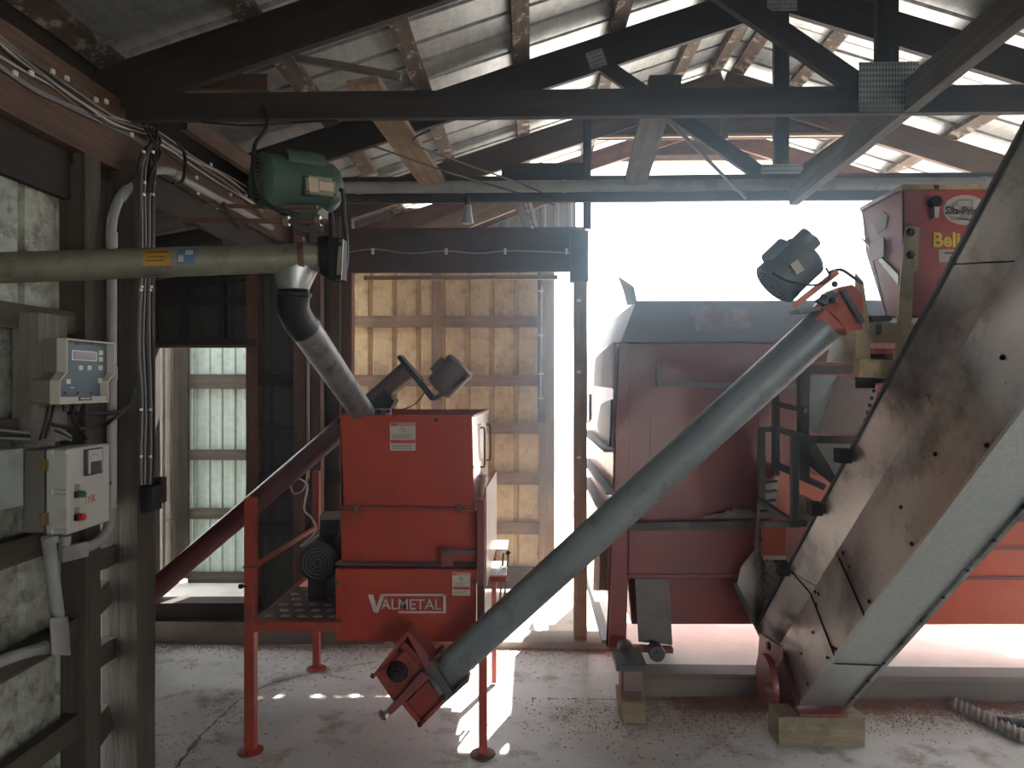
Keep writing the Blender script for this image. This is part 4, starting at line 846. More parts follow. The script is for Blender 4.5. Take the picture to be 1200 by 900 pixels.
# left side: dark window holes painted as black patches with torn rubber, ledges
XS = P(719,540,YM).x - .004
def side(name, pts, m, d=.02, lab=None, x=XS): return MB().prism([PX(a, b_, x) for a, b_ in pts], (-d,0,0)).build(name, m, mw, lab)
side('dark_window_rubber', [(718,468),(716,530),(711,524),(705,512),(701,500),(703,488),(706,474)], black, .012, 'black patch painted for the dark window hole, ragged with torn rubber')
side('dark_window_rubber', [(692,462),(692,492),(688,496),(684,480),(685,464)], black, .012, 'black patch painted for the dark window hole, ragged with torn rubber')
for a, b_ in (((685,505),(714,528)), ((685,538),(716,578)), ((685,560),(714,610)), ((684,660),(711,752))):
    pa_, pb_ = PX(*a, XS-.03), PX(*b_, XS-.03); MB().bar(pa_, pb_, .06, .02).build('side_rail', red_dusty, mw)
side('side_panel', [(719,402),(719,455),(697,452),(699,420)], mat('pale_mottled_panel', (.42,.40,.40), .7, dirt=(.2,.19,.19), dscale=12, bump=.2), .01, 'pale mottled upper side panel')  # paler than the red body, with darker grey mottling
side('bracket_plate', [(712,640),(705,640),(703,692),(711,692)], rust, .05)
# legs, rollers, jack
MB().hexa([P(748,752,4.35),P(788,756,4.35),P(788,756,4.7),P(748,752,4.7),P(744,678,4.35),P(784,678,4.35),P(784,678,4.7),P(744,678,4.7)]).build('leg', greydust, mw, 'grey dusty support leg', bevel=.004)
MB().bar(P(732,759,4.3), P(788,761,4.3), .05, .03).build('axle_beam', red_veiled, mw)
for x, y in ((734,763),(770,766)):
    MB().lathe(P(x,y,4.22), (0,-1,0), [(-.08,.045),(.0,.048),(.01,.045),(.012,.02),(.03,.018)], 20).build('roller', dgrey, mw)
jk = thing('jack_stand', 'red jack foot bolted under the front corner of the mixer wagon', 'jack', P(740,812,3.93))
MB().box((P(721,0,3.92).x,3.88,P(0,776,3.92).z),(P(757,0,3.92).x,4.12,P(0,769,3.92).z)).build('top_plate', dgrey, jk, bevel=.002)
MB().box((P(729,0,3.92).x,3.95,P(0,813,3.92).z),(P(754,0,3.92).x,4.07,P(0,775,3.92).z)).build('box', mat('dark_jack_red', (.12,.04,.04), .5, dirt=(.08,.06,.06), dscale=9, bump=.1), jk, bevel=.004)
MB().px([(731,782),(752,782),(752,810),(731,810)], 3.945, .004).build('face_plate', mat('shiny_pinkish_plate', (.50,.36,.35), .15, .9, bump=0), jk, 'shiny worn face plate')
bl = thing('jack_block', 'weathered wooden block under the jack foot, left of the wagon', 'block', P(742,845,3.86))
zb0 = P(0,813,3.9).z
b = MB().hexa([(P(729,0,3.88).x,3.86,0),(P(757,0,3.88).x,3.86,0),(P(757,0,3.88).x,4.12,0),(P(729,0,3.88).x,4.12,0),(P(727,0,3.88).x,3.87,zb0),(P(754,0,3.88).x,3.87,zb0),(P(754,0,3.88).x,4.12,zb0),(P(727,0,3.88).x,4.12,zb0)]); b.build('block', wood_block, bl, bevel=.006)
# discharge: curved plate, floor chain, orange bits
dd = thing('discharge_chute', 'grey curved plate and orange frame at the mouth of the mixer wagon', 'chute', P(900,700,4.2))
MB().px([(884,645),(868,665),(863,690),(872,708),(893,742),(897,690),(893,655)], 4.22, .01).build('side_plate', galv_dirty, dd)
MB().bar(P(861,683,4.2), P(893,748,4.2), .03, .02).build('edge_bar', dgrey, dd)
MB().px([(895,612),(921,606),(921,655),(895,655)], 4.15, .05).build('orange_plate', orange, dd)
MB().px([(895,651),(921,651),(921,656),(895,656)], 4.14, .02).build('lip', cream, dd)
MB().px([(890,562),(912,560),(903,650),(884,650)], 4.22, .02).build('rack_plate', galv_dirty, dd)
for i in range(7): MB().bar(P(893-i*.5,566+i*11,4.2), P(911-i*1.2,564+i*11,4.2), .02,.012).build('rung', dgrey, dd)
MB().px([(908,545),(1000,568),(990,600),(960,612),(905,600)], 4.25, .05).build('orange_floor', orange, dd)
MB().px([(895,656),(921,656),(918,690),(896,735)], 4.19, .02).build('dark_backing', black, dd)
rs = random.Random(12); b = MB()
for i in range(520):
    y = rs.uniform(657,728); x1_ = 921 - max(0,(y-690)*.62); x = rs.uniform(896, max(898,x1_)); p = P(x, y, 4.17 + rs.uniform(-.012,.01)); a = rs.uniform(-1.2,1.2); L = rs.uniform(.008,.028)
    d_ = Vector((math.sin(a), rs.uniform(-.3,.3), math.cos(a)))*L; m_ = p + Vector((rs.uniform(-.006,.006), -.006, rs.uniform(-.006,.006)))
    b.tube([p-d_, m_, p+d_], .0013, 3, False)
b.build('tangled_fibre', wool, dd, 'pale tangled fibres in the mouth', kind='stuff', smooth=False)
# steel frame with galvanised funnel
sf = thing('steel_frame', 'dark square-tube frame with galvanised funnel beside the mixer', 'frame', P(950,612,3.8))
def sbar(p, q_, Y, w=.035, name='tube', m=dgrey, Y2=None): return MB().bar(P(*p,Y), P(*q_,Y2 or Y), w, w, up=(0,1,0) if abs(p[0]-q_[0]) < abs(p[1]-q_[1]) else (0,0,1)).build(name, m, sf, bevel=.002)
sbar((909,430),(909,557),3.98); sbar((941,432),(941,562),3.78,.05); sbar((892,502),(892,588),3.98); sbar((889,503),(906,503),3.98,.03)
sbar((931,513),(931,618),3.62); sbar((927,515),(1010,515),3.62,.036); sbar((924,433),(1008,433),3.7,.04)
sbar((908,473),(944,481),3.95,.026,Y2=3.75); sbar((912,503),(945,513),3.95,.028,Y2=3.65); sbar((906,543),(966,571),3.85,.036); sbar((890,586),(928,612),3.95,.028,Y2=3.65); sbar((895,614),(945,613),3.64,.03)
sbar((951,423),(1002,423),3.72,.022)
MB().px([(935,578),(952,585),(952,612),(935,610)], 3.64, .02).build('mount_plate', galv_dirty, sf)
MB().px([(951,440),(985,440),(957,506),(944,506)], 3.80, .01).build('funnel_side', tube_m, sf)
MB().prism([P(985,440,3.78),P(1028,452,3.66),P(1024,482,3.66),P(1014,508,3.62),P(957,508,3.68)], (0,.01,0)).build('funnel_front', galv_clean, sf)
MB().prism([P(956,520,3.66),P(1006,521,3.62),P(984,566,3.7)], (0,.01,0)).build('funnel_tip', galv_clean, sf)
MB().prism([P(950,520,3.70),P(956,520,3.66),P(984,566,3.7),P(978,570,3.75),P(948,545,3.8)], (0,.01,0)).build('funnel_side', dgrey, sf)
for i in range(6): bolt(sf, P(1024-i*2.4, 458+i*8.5, 3.62), s=.9)
MB().px([(976,388),(1007,388),(1004,424),(968,424)], 2.98, .16).build('transition_box', galv, sf, 'pale galvanised transition box')
MB().px([(935,395),(977,378),(977,424),(936,424)], 3.1, .02).build('orange_cover', orange, sf)

# ------------------------------------------------------------------ red mineral dispenser hopper (upper right)
YB_ = 2.85
bh = thing('mineral_hopper', 'red hopper with yellow lettering and oval logo high on tan legs', 'hopper', P(1100,380,3.0))
f0 = P(1058,218,YB_); fz = P(0,372,YB_).z; xr = 2.55
xl = f0.x; ztp = f0.z
MB().prism([(xl,YB_,ztp),(xr,YB_,ztp),(xr,YB_,fz),(xl,YB_,fz)], (0,.006,0)).build('front_sheet', mat('washed_red_panel', (.42,.05,.055), .4, 0, col2=(.36,.055,.06), nscale=2.5, dirt=(.3,.1,.09), dscale=4, bump=.04, coat=.3), bh)
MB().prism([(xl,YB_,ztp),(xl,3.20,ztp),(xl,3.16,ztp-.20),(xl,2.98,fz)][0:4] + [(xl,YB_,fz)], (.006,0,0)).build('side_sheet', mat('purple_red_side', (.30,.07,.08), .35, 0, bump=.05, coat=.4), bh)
MB().hexa([(xl,2.97,fz),(xr,2.97,fz),(xr,2.98,fz),(xl,2.98,fz),(xl,3.2,ztp),(xr,3.2,ztp),(xr,3.21,ztp),(xl,3.21,ztp)]).build('back_sheet', red_veiled, bh)
MB().bar((xl-.01,YB_-.006,ztp-.008),(xr,YB_-.006,ztp-.008), .02, .02).build('rim', tanp, bh, 'tan rim strip'); MB().bar((xl,YB_,ztp-.006),(xl,3.2,ztp-.006), .018, .016).build('rim', galv_dirty, bh)
MB().prism([(xl-.008,YB_+.02,fz+.12),(xl-.008,3.17,ztp-.15),(xl-.008,3.19,ztp-.13),(xl-.008,YB_+.02,fz+.16)], (.006,0,0)).build('side_brace', galv_dirty, bh)
MB().box((xl-.012,2.98,fz+.25),(xl-.008,3.10,fz+.33)).build('side_label', cream, bh, 'curled white label')
MB().px([(1062,265),(1078,266),(1076,316),(1071,320),(1066,440),(1048,440),(1056,320),(1058,300)], YB_-.012, .01).build('front_leg', tanp, bh, 'tan bolted leg plate', bevel=.001)
MB().px([(1003,320),(1012,330),(1020,388),(1020,440),(1003,440)], 2.86, .01).build('side_leg', tanp, bh, 'tan leg plate'); 
for x, y in ((1067,272),(1067,299),(1057,391)): bolt(bh, P(x,y,YB_-.016), me=bolt_mesh(tanp) if y > 350 else bolt_dark, s=1.4)
for x, y in ((1014,393),(1015,355)): MB().lathe(P(x,y,2.855),(0,-1,0),[(0,.008),(.003,.008)],10).build('bolt_hole', cream, bh)
MB().bar(P(1003,431,2.80), P(1046,433,2.80), .05, .07).build('cross_channel', tanp, bh, bevel=.003)
MB().bar(P(1021,412,2.9), P(1046,411,2.9), .05, .02).build('orange_angle', orange, bh); MB().px([(1021,415),(1046,413),(1046,424),(1021,424)], 2.93,.02).build('dark_plate', blackm, bh)
MB().px([(1020,378),(1088,378),(1088,402),(1020,402)], YB_+.02, .02).build('lower_rail', tanp, bh)
MB().px([(1020,370),(1048,370),(1044,376),(1024,376)], YB_+.1, .12).build('outlet', blackm, bh)
MB().px([(1029,380),(1033,380),(1033,392),(1029,392)], YB_-.01, .02).build('hook', blackm, bh)
MB().px([(1005,441),(1049,441),(1049,449),(1026,449),(1026,455),(1005,455)], 2.85, .02).build('foot', blackm, bh)
MB().lathe(P(1093,238,YB_), (0,-1,0), [(0,.022),(.03,.022),(.034,.01)], 12).build('latch', blackm, bh); MB().px([(1095,233),(1102,235),(1100,255),(1095,255)], YB_-.03, .03).build('latch_arm', galv_dirty, bh)
MB().px([(1095,217),(1101,217),(1100,221),(1096,221)], YB_-.02, .005).build('rim_hook', rust, bh)
# oval emblem, lettering
oc = (1131, 246); ov = [(oc[0] + 25.5*math.cos(2*math.pi*i/40), oc[1] + 17.6*math.sin(2*math.pi*i/40)) for i in range(40)]
MB().px(ov, YB_-.002, .002).build('oval_emblem', cream, bh, 'white oval emblem')
e_ = MB(); e_.px([(1114,239),(1124,233),(1140,233),(1140,258),(1124,258),(1124,242),(1114,242)], YB_-.0026, .0006); e_.px([(1113,255),(1148,256),(1147,258.5),(1114,258)], YB_-.0026, .0006)
e_.build('emblem_numeral', mat('emblem_grey', (.30,.25,.25), .6, bump=0), bh)
k_ = YB_/F
text('lettering', 'Sila-Prime', dprint, bh, P(1107.5,250.5,YB_-.0035), 12.5*k_, (1,0,-.03), (0,0,1), .0008, sx=.93, bold=.0013, label='dark emblem lettering')
for i in range(2): MB().px([(1123,236+i*3),(1138,236+i*3),(1138,238+i*3),(1123,238+i*3)], YB_-.0035, .0006).build('worn_print', cream, bh)
text('lettering', 'INOCULANT', cream, bh, P(1120,257.0,YB_-.0035), 3.6*k_, (1,0,0), (0,0,1), .0008, sx=.9, bold=.0002)
text('lettering', 'Belimat', yellow, bh, P(1092.5,289,YB_-.003), 23*k_, (1,0,0), (0,0,1), .002, sx=.94, bold=.0024, label='yellow lettering')
MB().px([(1100,292),(1150,293),(1150,307),(1100,307)], YB_-.002, .002).build('label_plate', cream, bh, 'white label plate')
for i, (a, b_) in enumerate(((1107,1118),(1120,1130),(1113,1126))): MB().px([(a,295.5+(i//2)*5),(b_,295.5+(i//2)*5),(b_,297.5+(i//2)*5),(a,297.5+(i//2)*5)], YB_-.003, .0006).build('worn_print', dprint, bh)
MB().prism([PX(a, b_, xl-.002) for a, b_ in ((1024,262),(1034,248),(1040,252),(1038,268),(1028,274))], (-.001,0,0)).build('side_emblem', mat('pale_green_emblem', (.25,.32,.27), .5, bump=0), bh)

# ------------------------------------------------------------------ big trough conveyor
cv = thing('trough_conveyor', 'huge weathered steel conveyor trough rising steeply toward the camera, right', 'conveyor', P(957,830,3.65))
dv = Vector((0,1,-.953)).normalized()
vc = Vector(((605-600)/F, (450-1260)/F, 1))                   # the photograph's own direction of the trough, camera frame
dv = Vector((vc.x*math.cos(TH) - math.sin(TH), vc.x*math.sin(TH) + math.cos(TH), vc.y)).normalized()
def onx(px, py, X): return PX(px, py, X)
C_ = onx(935,826,1.36); B_ = onx(913,757,1.36); A_ = onx(886,736,1.30); 
wn = dv.cross(Vector((1,0,0))).normalized()                    # perpendicular to the trough and level
# D lies on the underside plane through C
def hit(px, py, p0, n):
    o = Vector((0,0,CH)); r, u = (px-600)/F, (450-py)/F
    d = Vector((r*math.cos(TH)-math.sin(TH), math.cos(TH)+r*math.sin(TH), u)); return o + d * ((p0-o).dot(n)/d.dot(n))
D_ = hit(990,828,C_,wn)
U = -dv * 5.2
def strip(name, p, q_, m, th=.004, lab=None, inn=None, bev=0, s0=0, s1=1):
    n = (q_-p).cross(dv).normalized() * th
    if n.dot(inn) < 0: n = -n
    a, b_ = p + U*s0, q_ + U*s0
    return MB().prism([a, b_, q_ + U*s1, p + U*s1], n).build(name, m, cv, lab, bevel=bev)
inn = Vector((1,0,.4))
cuts = [0, .115, .19, .55, 1.0]
for i in range(4):
    strip('side_sheet', B_, C_, galv_dirty, .005 + .0015*(i % 2), None, inn, 0, cuts[i], cuts[i+1] - .0012)
for i, (s0, s1) in enumerate(((0,.13),(.13,.5),(.5,1))):
    strip('upper_sheet', A_, B_, galv_dirty if i else galv_dirty, .005, None, inn, 0, s0, s1-.0012)
for i, (s0, s1) in enumerate(((0,.10),(.10,.6),(.6,1))):
    strip('bottom_sheet', C_, D_, galv_clean, .005, 'cleaner grey underside sheet', Vector((0,.7,.7)), 0, s0, s1-.0012)
wdt = D_.x - C_.x
def prof_bar(name, p, w, h, m): return MB().bar(p, p + U, w, h, up=wn).build(name, m, cv)
prof_bar('upper_flange', A_ + Vector((.002,0,0)), .022, .012, dgrey)
prof_bar('edge_angle', C_ + wn*(-.0 if wn.z>0 else 0), .008, .014, galv_clean)
prof_bar('edge_angle', D_, .02, .030, galv_dirty)
# far side and lid make it a closed trough
A2_, B2_ = A_ + Vector((wdt+.12,0,0)), B_ + Vector((wdt,0,0))
strip('far_side_sheet', D_, B2_, galv_dirty, .005, None, Vector((-1,0,0))); strip('far_side_sheet', B2_, A2_, galv_dirty, .005, None, Vector((-1,0,0)))
strip('lid', A_, A2_, galv_dirty, .005, None, Vector((0,-.5,-.7)))
# dark edges of the laps and bolts
for s in (.115, .19):
    a, b_ = B_ + U*s, C_ + U*s; a = a.lerp(b_, 0 if s < .15 else .12); MB().bar(a - Vector((.003,0,0)), b_ - Vector((.003,0,0)), .008, .003, up=dv).build('lap_edge', blackm, cv)
MB().bar(A_.lerp(B_,.15) + U*.13 - Vector((.004,0,0)), B_ + U*.115 - Vector((.003,0,0)), .006,.003, up=dv).build('lap_edge', blackm, cv)
MB().bar(C_.lerp(D_,.1) + U*.10 - wn*.003*(1 if wn.z>0 else -1), D_ + U*.10 - wn*.003*(1 if wn.z>0 else -1), .006, .003, up=dv).build('lap_edge', blackm, cv)
bmx = Vector((-1,0,0)); rs = random.Random(4)
sidep = lambda u_, s: B_.lerp(C_, u_) + U*s - Vector((.002,0,0))
for u_, s in [(.92,.04),(.92,.10),(.92,.205),(.92,.29),(.93,.40),(.93,.5),(.5,.05),(.45,.09),(.06,.125),(.14,.13),(.1,.115),(.22,.118),(.90,.118),(.95,.122),(.5,.30),(.48,.36),(.5,.45),(.5,.55),(.35,.2),(.12,.2),(.5,.66),(.9,.62),(.30,.5),(.25,.62)]:
    bolt(cv, sidep(u_, s), bmx, s=.75)
for s in [.04*i + .03 for i in range(20)]: bolt(cv, D_ + U*s + Vector((-.012,0,0)) - wn*.012*(1 if wn.z>0 else -1), -wn if wn.z>0 else wn, s=.8)
for s in (.13, .235, .31):
    c = A_ + U*s + Vector((-.02,0,-.0)); MB().box(c - Vector((.03,.03,.03)), c + Vector((.02,.03,.03))).build('flange_clip', blackm, cv)
# boot end
MB().lathe(onx(898,800,1.27), (1,0,0), [(-.012,.145),(.0,.15),(.02,.15)], 28).build('boot_disc', red_veiled, cv, 'red round boot end')
MB().prism([onx(890,742,1.28),onx(913,757,1.30),onx(913,772,1.30),onx(900,790,1.28),onx(888,770,1.27)], (.02,0,0)).build('boot_bracket', mat('pinkish_bracket', (.34,.15,.13), .45, dirt=(.3,.12,.1), dscale=9, bump=.1), cv)
MB().prism([onx(914,760,1.335),onx(933,826,1.335),onx(916,829,1.335),onx(903,800,1.335),onx(905,780,1.335)], (.02,0,0)).build('boot_side', mat('dark_boot_red', (.14,.03,.028), .5, dirt=(.06,.03,.03), dscale=8, bump=.1), cv)
MB().lathe(onx(906,806,1.27), (-1,0,0), [(0,.035),(.02,.03),(.03,.02),(.05,.016)], 12).build('bearing', rust, cv)
bolt(cv, onx(902,757,1.275), (-1,0,0), s=2.2)
MB().box((P(936,0,3.66).x,3.645,.145),(P(992,0,3.66).x,3.74,.158)).build('base_plate', red_veiled, cv)
cb_ = thing('conveyor_block', 'squared timber block under the foot of the big conveyor trough', 'block', P(958,865,3.62))
beam('timber', wood_block, (P(908,0,3.7).x,3.72,.072), (P(1007,0,3.7).x,3.72,.072), .16, .144, cb_, bevel=.006)
# ------------------------------------------------------------------ ribbed metal piece on the floor, black bolt
rb = thing('ribbed_strip', 'rusty ribbed metal strip lying on the floor at lower right', 'metal strip', floorpt(1160,850))
e0, e1 = floorpt(1113,822,.02), floorpt(1206,866,.02); ed = (e1-e0).normalized(); en = Vector((-ed.y, ed.x, 0)); Lr = (e1-e0).length
oz = Vector((0,0,1))
pr = []
for i in range(13):
    a = math.pi*i/12; pr.append((math.cos(a), math.sin(a)))
b = MB(); rings = []
for i in range(21):
    t = i/20; wv = .062*min(1, math.sqrt(max(.0, 1-(1-min(1,t*6))**2))+.15); rings.append([e0 + ed*Lr*t + en*wv*a + oz*(.03*s-.012) for a, s in pr])
n = len(pr); b.add([v for r_ in rings for v in r_], [(k2*n+i, k2*n+i+1, (k2+1)*n+i+1, (k2+1)*n+i) for k2 in range(20) for i in range(n-1)])
b.build('strip', mat('dull_brown_metal', (.16,.13,.115), .6, .3, col2=(.22,.185,.16), nscale=8, bump=.2), rb)
for i in range(12):
    t = .08 + i*.075; c = e0 + ed*Lr*t
    MB().tube([c + en*.062 - ed*.05 + oz*-.004, c + en*.035 - ed*.025 + oz*.016, c + oz*.021, c - en*.035 + ed*.025 + oz*.016, c - en*.062 + ed*.05 + oz*-.004], .008, 6).build('rib', mat('pale_rib', (.30,.27,.25), .5, .5, bump=.1) if i == 0 else rb.children[-1].data.materials[0], rb)
ft = thing('threaded_stub', 'short dark threaded stub on the floor behind the ribbed strip', 'bolt', floorpt(1190,846))
s0_, s1_ = floorpt(1168,844,.03), floorpt(1215,850,.03)
prof = []; Ls = (s1_-s0_).length
for i in range(36): prof.append((Ls*i/36, .020 + .005*(i % 2)))
MB().lathe(s0_, s1_-s0_, prof, 14).build('stub', dgrey, ft)
# ------------------------------------------------------------------ lamp holder
lh = thing('lamp_holder', 'small grey lamp holder hanging under the overhead pipe', 'lamp', P(548,232,4.2))
c = P(548,232,4.2); MB().lathe(c, (0,0,-1), [(0,.018),(.04,.018),(.042,.022)], 14).build('socket', blackm, lh)
MB().lathe(c, (0,0,-1), [(.042,.02),(.10,.026),(.145,.034),(.15,.030)], 16).build('bulb_cover', pvc, lh)
# ------------------------------------------------------------------ control boxes on the left wall
XD = -1.556
eb = thing('control_box', 'light grey hinged control box with meter and push buttons on left wall', 'control box', (-1.64,2.56,1.3))
e00, e01, e10 = PX(80,526,XD), PX(80,627,XD), PX(129,515,XD)
y0, y1, z0, z1_ = e00.y, e10.y, e01.z, e00.z
MB().box((-1.715,y0+.004,z0+.004),(-1.64,y1-.004,z1_-.004)).build('back_housing', boxside, eb, bevel=.006)
door = MB().box((-1.636,y0,z0),(XD,y1,z1_)).build('door', boxgrey, eb, bevel=.008)
MB().box((-1.64,y0+.001,z0),(-1.636,y1,z1_)).build('gasket', dgrey, eb)
for zz in (z1_-.055, z0+.055):
    h = MB().box((-1.655,y0-.006,zz-.02),(-1.622,y0+.002,zz+.02)).build('hinge', brass, eb, 'brass coloured hinge'); MB().tube([(-1.637,y0-.008,zz-.02),(-1.637,y0-.008,zz+.02)], .004, 8).build('hinge_pin', brass, h)
for zz in (z1_-.012, (z0+z1_)/2, z0+.012):
    MB().tube([(-1.60,y0-.002,zz),(XD-.002,y0-.002,zz)], .009, 12).build('screw_boss', boxgrey, eb)
    MB().box((-1.61,y0-.006,zz-.008),(-1.595,y0+.0,zz+.008)).build('screw', white, eb)
def fx(parent, name, x0, y0_, x1, y1_, m, h=.004, lab=None, X=XD, bev=0):
    a, b_ = PX(x0, y0_, X), PX(x1, y1_, X); return MB().box((X,a.y,a.z),(X+h,b_.y,b_.z)).build(name, m, parent, lab, bevel=bev)
fx(eb, 'meter', 97.5, 527, 117, 554, dprint, .012, 'dark rimmed meter', bev=.002); fx(eb, 'meter_face', 99.5, 528, 115.5, 552, mat('meter_face', (.45,.47,.48), .3, bump=0), .0135)
fx(eb, 'meter_cover', 102, 541.5, 114.5, 553, mat('meter_cover', (.06,.065,.075), .4, bump=0), .0145)
pts = [PX(107 + 5.5*math.cos(R(200+i*14)), 538 + 6*math.sin(R(200+i*14)), XD) + Vector((.014,0,0)) for i in range(11)]; MB().tube(pts, .0006, 4).build('meter_scale', dprint, eb)
for y, m, nm in ((579, greenb, 'green push button'), (606, redb, 'red push button')):
    c = PX(91.5, y, XD); b0 = MB().lathe(c, (1,0,0), [(0,.014),(.006,.014),(.007,.011),(.022,.0115),(.024,.010)], 18).build('push_button', m, eb, nm)
    fx(eb, 'button_label', 87, y-11, 92.5, y-5.5, mat('label_grey', (.22,.22,.22), .5, bump=0), .002)
for y in (579,606): c = PX(87.5, y+.5, XD); MB().box(c - Vector((0,.004,.011)), c + Vector((.01,.004,.011))).build('button_base', blackm, eb)
text('marker_writing', 'TMK', crayon, eb, PX(98.5,592,XD) + Vector((.0012,0,0)), .042, (0,1,.05), (0,0,1), .0006, sx=.8, label='faint rust-red handwritten letters')
MB().lathe(PX(127.5,566,XD-.01), (1,0,0), [(0,.006),(.01,.006)], 10).build('knob', dprint, eb)
# indicator head above
XI = -1.575
ih = thing('scale_indicator', 'beige weigh indicator with blue-grey keypad and small display', 'indicator', (-1.63,2.6,1.75))
i0, i1, i2, i3 = PX(77,397,XI), PX(132,399,XI), PX(70,473,XI), PX(126,467,XI)
zt_i, zb_i = PX(77,397,XI).z, PX(71,473,XI).z
ya, yb2, yc, yd = PX(78,397,XI).y, PX(134,399,XI).y, PX(70,473,XI).y, PX(126.5,468,XI).y
zm0 = PX(78,436,XI).z; zm1 = PX(70,446,XI).z
XF = XI
# housing: side profile with the stepped hood
prof = [(ya,zt_i),(ya,zm0),(yc,zm1),(yc,zb_i),(yd,zb_i),(yd,zm1),(yb2,zm0),(yb2,zt_i)]
MB().prism([(-1.675,y,z) for y, z in prof], (XI-.03+1.675,0,0)).build('housing', boxside, ih, bevel=.003)
def rimbar(p, q_): return ((XI-.018,p[0],p[1]),(XI-.018,q_[0],q_[1]))
rm_ = MB()
for p, q_ in zip(prof, prof[1:] + prof[:1]):
    p_, q2 = Vector((XI-.015,p[0],p[1])), Vector((XI-.015,q_[0],q_[1])); rm_.bar(p_, q2, .005, .034, up=(1,0,0))
rm_.build('hood', mat('pale_beige_rim', (.50,.47,.42), .5, bump=0), ih)
inset = [(ya+.006,zt_i-.006),(ya+.006,zm0),(yc+.006,zm1),(yc+.006,zb_i+.02),(yd-.006,zb_i+.02),(yd-.006,zm1),(yb2-.006,zm0),(yb2-.006,zt_i-.006)]
MB().prism([(XI-.03,y,z) for y, z in inset], (.004,0,0)).build('keypad', panelblue, ih, 'blue-grey keypad')
MB().box((XI-.03,yc+.004,zb_i+.003),(XI-.004,yd-.004,zb_i+.021)).build('bottom_lip', mat('pale_beige_rim2', (.50,.47,.42), .5, bump=0), ih)
XK = XI-.026
fx(ih,'display_frame',84,410,113,423.5,keyw,.002,X=XK); fx(ih,'display',85.5,411.5,111.5,422,lcd,.003,'dull reddish display',X=XK)
for x, y in ((117.5,413.5),(117.5,421),(117,431),(94,431),(104,431),(79.5,447),(117,446)): fx(ih,'key',x-2.4,y-2.8,x+2.4,y+2.8,keyw,.003,X=XK)
for x in (76,91,107,120): fx(ih,'screw',x-1,459,x+1,462,dprint,.003,X=XK)
for x in (90,107): fx(ih,'screw',x-1,401.5,x+1,404,dprint,.003,X=XK)
fx(ih,'badge',92,465,107,469,dprint,.002,'small dark badge',X=XI-.004); fx(ih,'badge_print',94,466.4,105,467.4,keyw,.0025,X=XI-.004)
fx(ih,'small_label',82,453.5,86,455,keyw,.002,X=XK)
for y in (2.50,2.56,2.62): MB().lathe((-1.63,y,zb_i), (0,0,-1), [(0,.014),(.015,.014),(.017,.010),(.03,.010)], 10).build('cable_gland', dprint, ih)
bd_ = thing('mounting_board', 'upright weathered board behind the weigh indicator', 'board', (-1.70,2.5,1.7))
beam('board', wood_grey, (-1.70,2.47,1.60), (-1.70,2.47,2.04), .09, .15, bd_, up=(0,1,0), bevel=.004)
lb = thing('left_junction_box', 'small grey-green steel box cut by the left edge of the frame', 'junction box', (-1.68,2.15,1.5))
MB().box((-1.72,2.02,PX(10,597,-1.63).z),(-1.63,2.29,PX(10,527,-1.63).z)).build('box', mat('grey_green_box', (.25,.29,.27), .5, .2, dirt=(.18,.19,.17), dscale=8, bump=.05), lb, bevel=.003)
MB().lathe(PX(18,585,-1.64), (0,-1,0), [(0,.01),(.012,.008)], 8).build('screw', blackm, lb)
# ------------------------------------------------------------------ conduits and cables
def run(name, lab, cat, pts, r, m, n=14, k=6, group=None, part='pipe', smooth_=True):
    t = thing(name, lab, cat, pts[0], group); MB().tube(smoothpath(pts, k) if smooth_ else pts, r, n).build(part, m, t); return t
xw = -1.655
ct = run('grey_conduit', 'thick grey plastic conduit bending from the post up along the eave beam', 'conduit',
    [PX(131,600,xw), PX(131,520,xw), PX(131,400,xw), PX(131,330,xw), PX(130,285,xw), PX(133,252,xw), PX(144,226,xw), PX(163,209,xw), PX(184,200,xw), PX(203,202,xw), PX(214,210,xw), PX(240,224,xw), PX(280,246,xw), PX(318,267,xw)], .0185, pvc, 16)
for a, b_ in (((131,290),(131,272)), ((140,234),(150,220)), ((203,202),(214,209)), ((131,430),(131,445))): MB().tube([PX(*a,xw), PX(*b_,xw)], .0215, 16).build('coupling', pvc, ct)
c2 = thing('lower_conduit', 'grey conduit dropping from the control box to an elbow box', 'conduit', PX(62,640,-1.62))
MB().tube([PX(56,629,-1.62), PX(68,722,-1.62)], .021, 16).build('pipe', pvc, c2)
MB().tube([PX(59,628,-1.62), PX(59,636,-1.62)], .025, 16).build('connector', pvc, c2)
MB().hexa([PX(59,768,-1.65),PX(83,768,-1.65),PX(83,768,-1.60),PX(61,768,-1.60),PX(57,724,-1.65),PX(80,722,-1.65),PX(80,722,-1.60),PX(58,724,-1.60)]).build('elbow_box', pvc, c2, bevel=.004)
MB().tube(smoothpath([PX(60,757,-1.65), PX(44,761,-1.65), PX(20,768,-1.65), PX(-20,782,-1.65)],5), .019, 14).build('pipe', pvc, c2); MB().tube([PX(60,757,-1.65), PX(50,759,-1.65)], .023, 14).build('connector', pvc, c2)
c3 = thing('side_conduit', 'short grey conduit elbow curving from under the control box to the riser', 'conduit', PX(90,650,-1.63))
MB().tube([PX(76,628,-1.63), PX(76,656,-1.63)], .019, 14).build('connector', pvc, c3)
MB().hexa([PX(72,658,-1.66),PX(102,650,-1.66),PX(104,652,-1.61),PX(73,660,-1.61),PX(72,640,-1.66),PX(102,633,-1.66),PX(104,634,-1.61),PX(73,642,-1.61)]).build('elbow_box', pvc, c3, bevel=.004)
MB().tube(smoothpath([PX(98,642,-1.64), PX(110,638,-1.64), PX(121,629,-1.645), PX(128,614,-1.65), PX(131,596,-1.655)],6), .019, 14).build('pipe', pvc, c3)
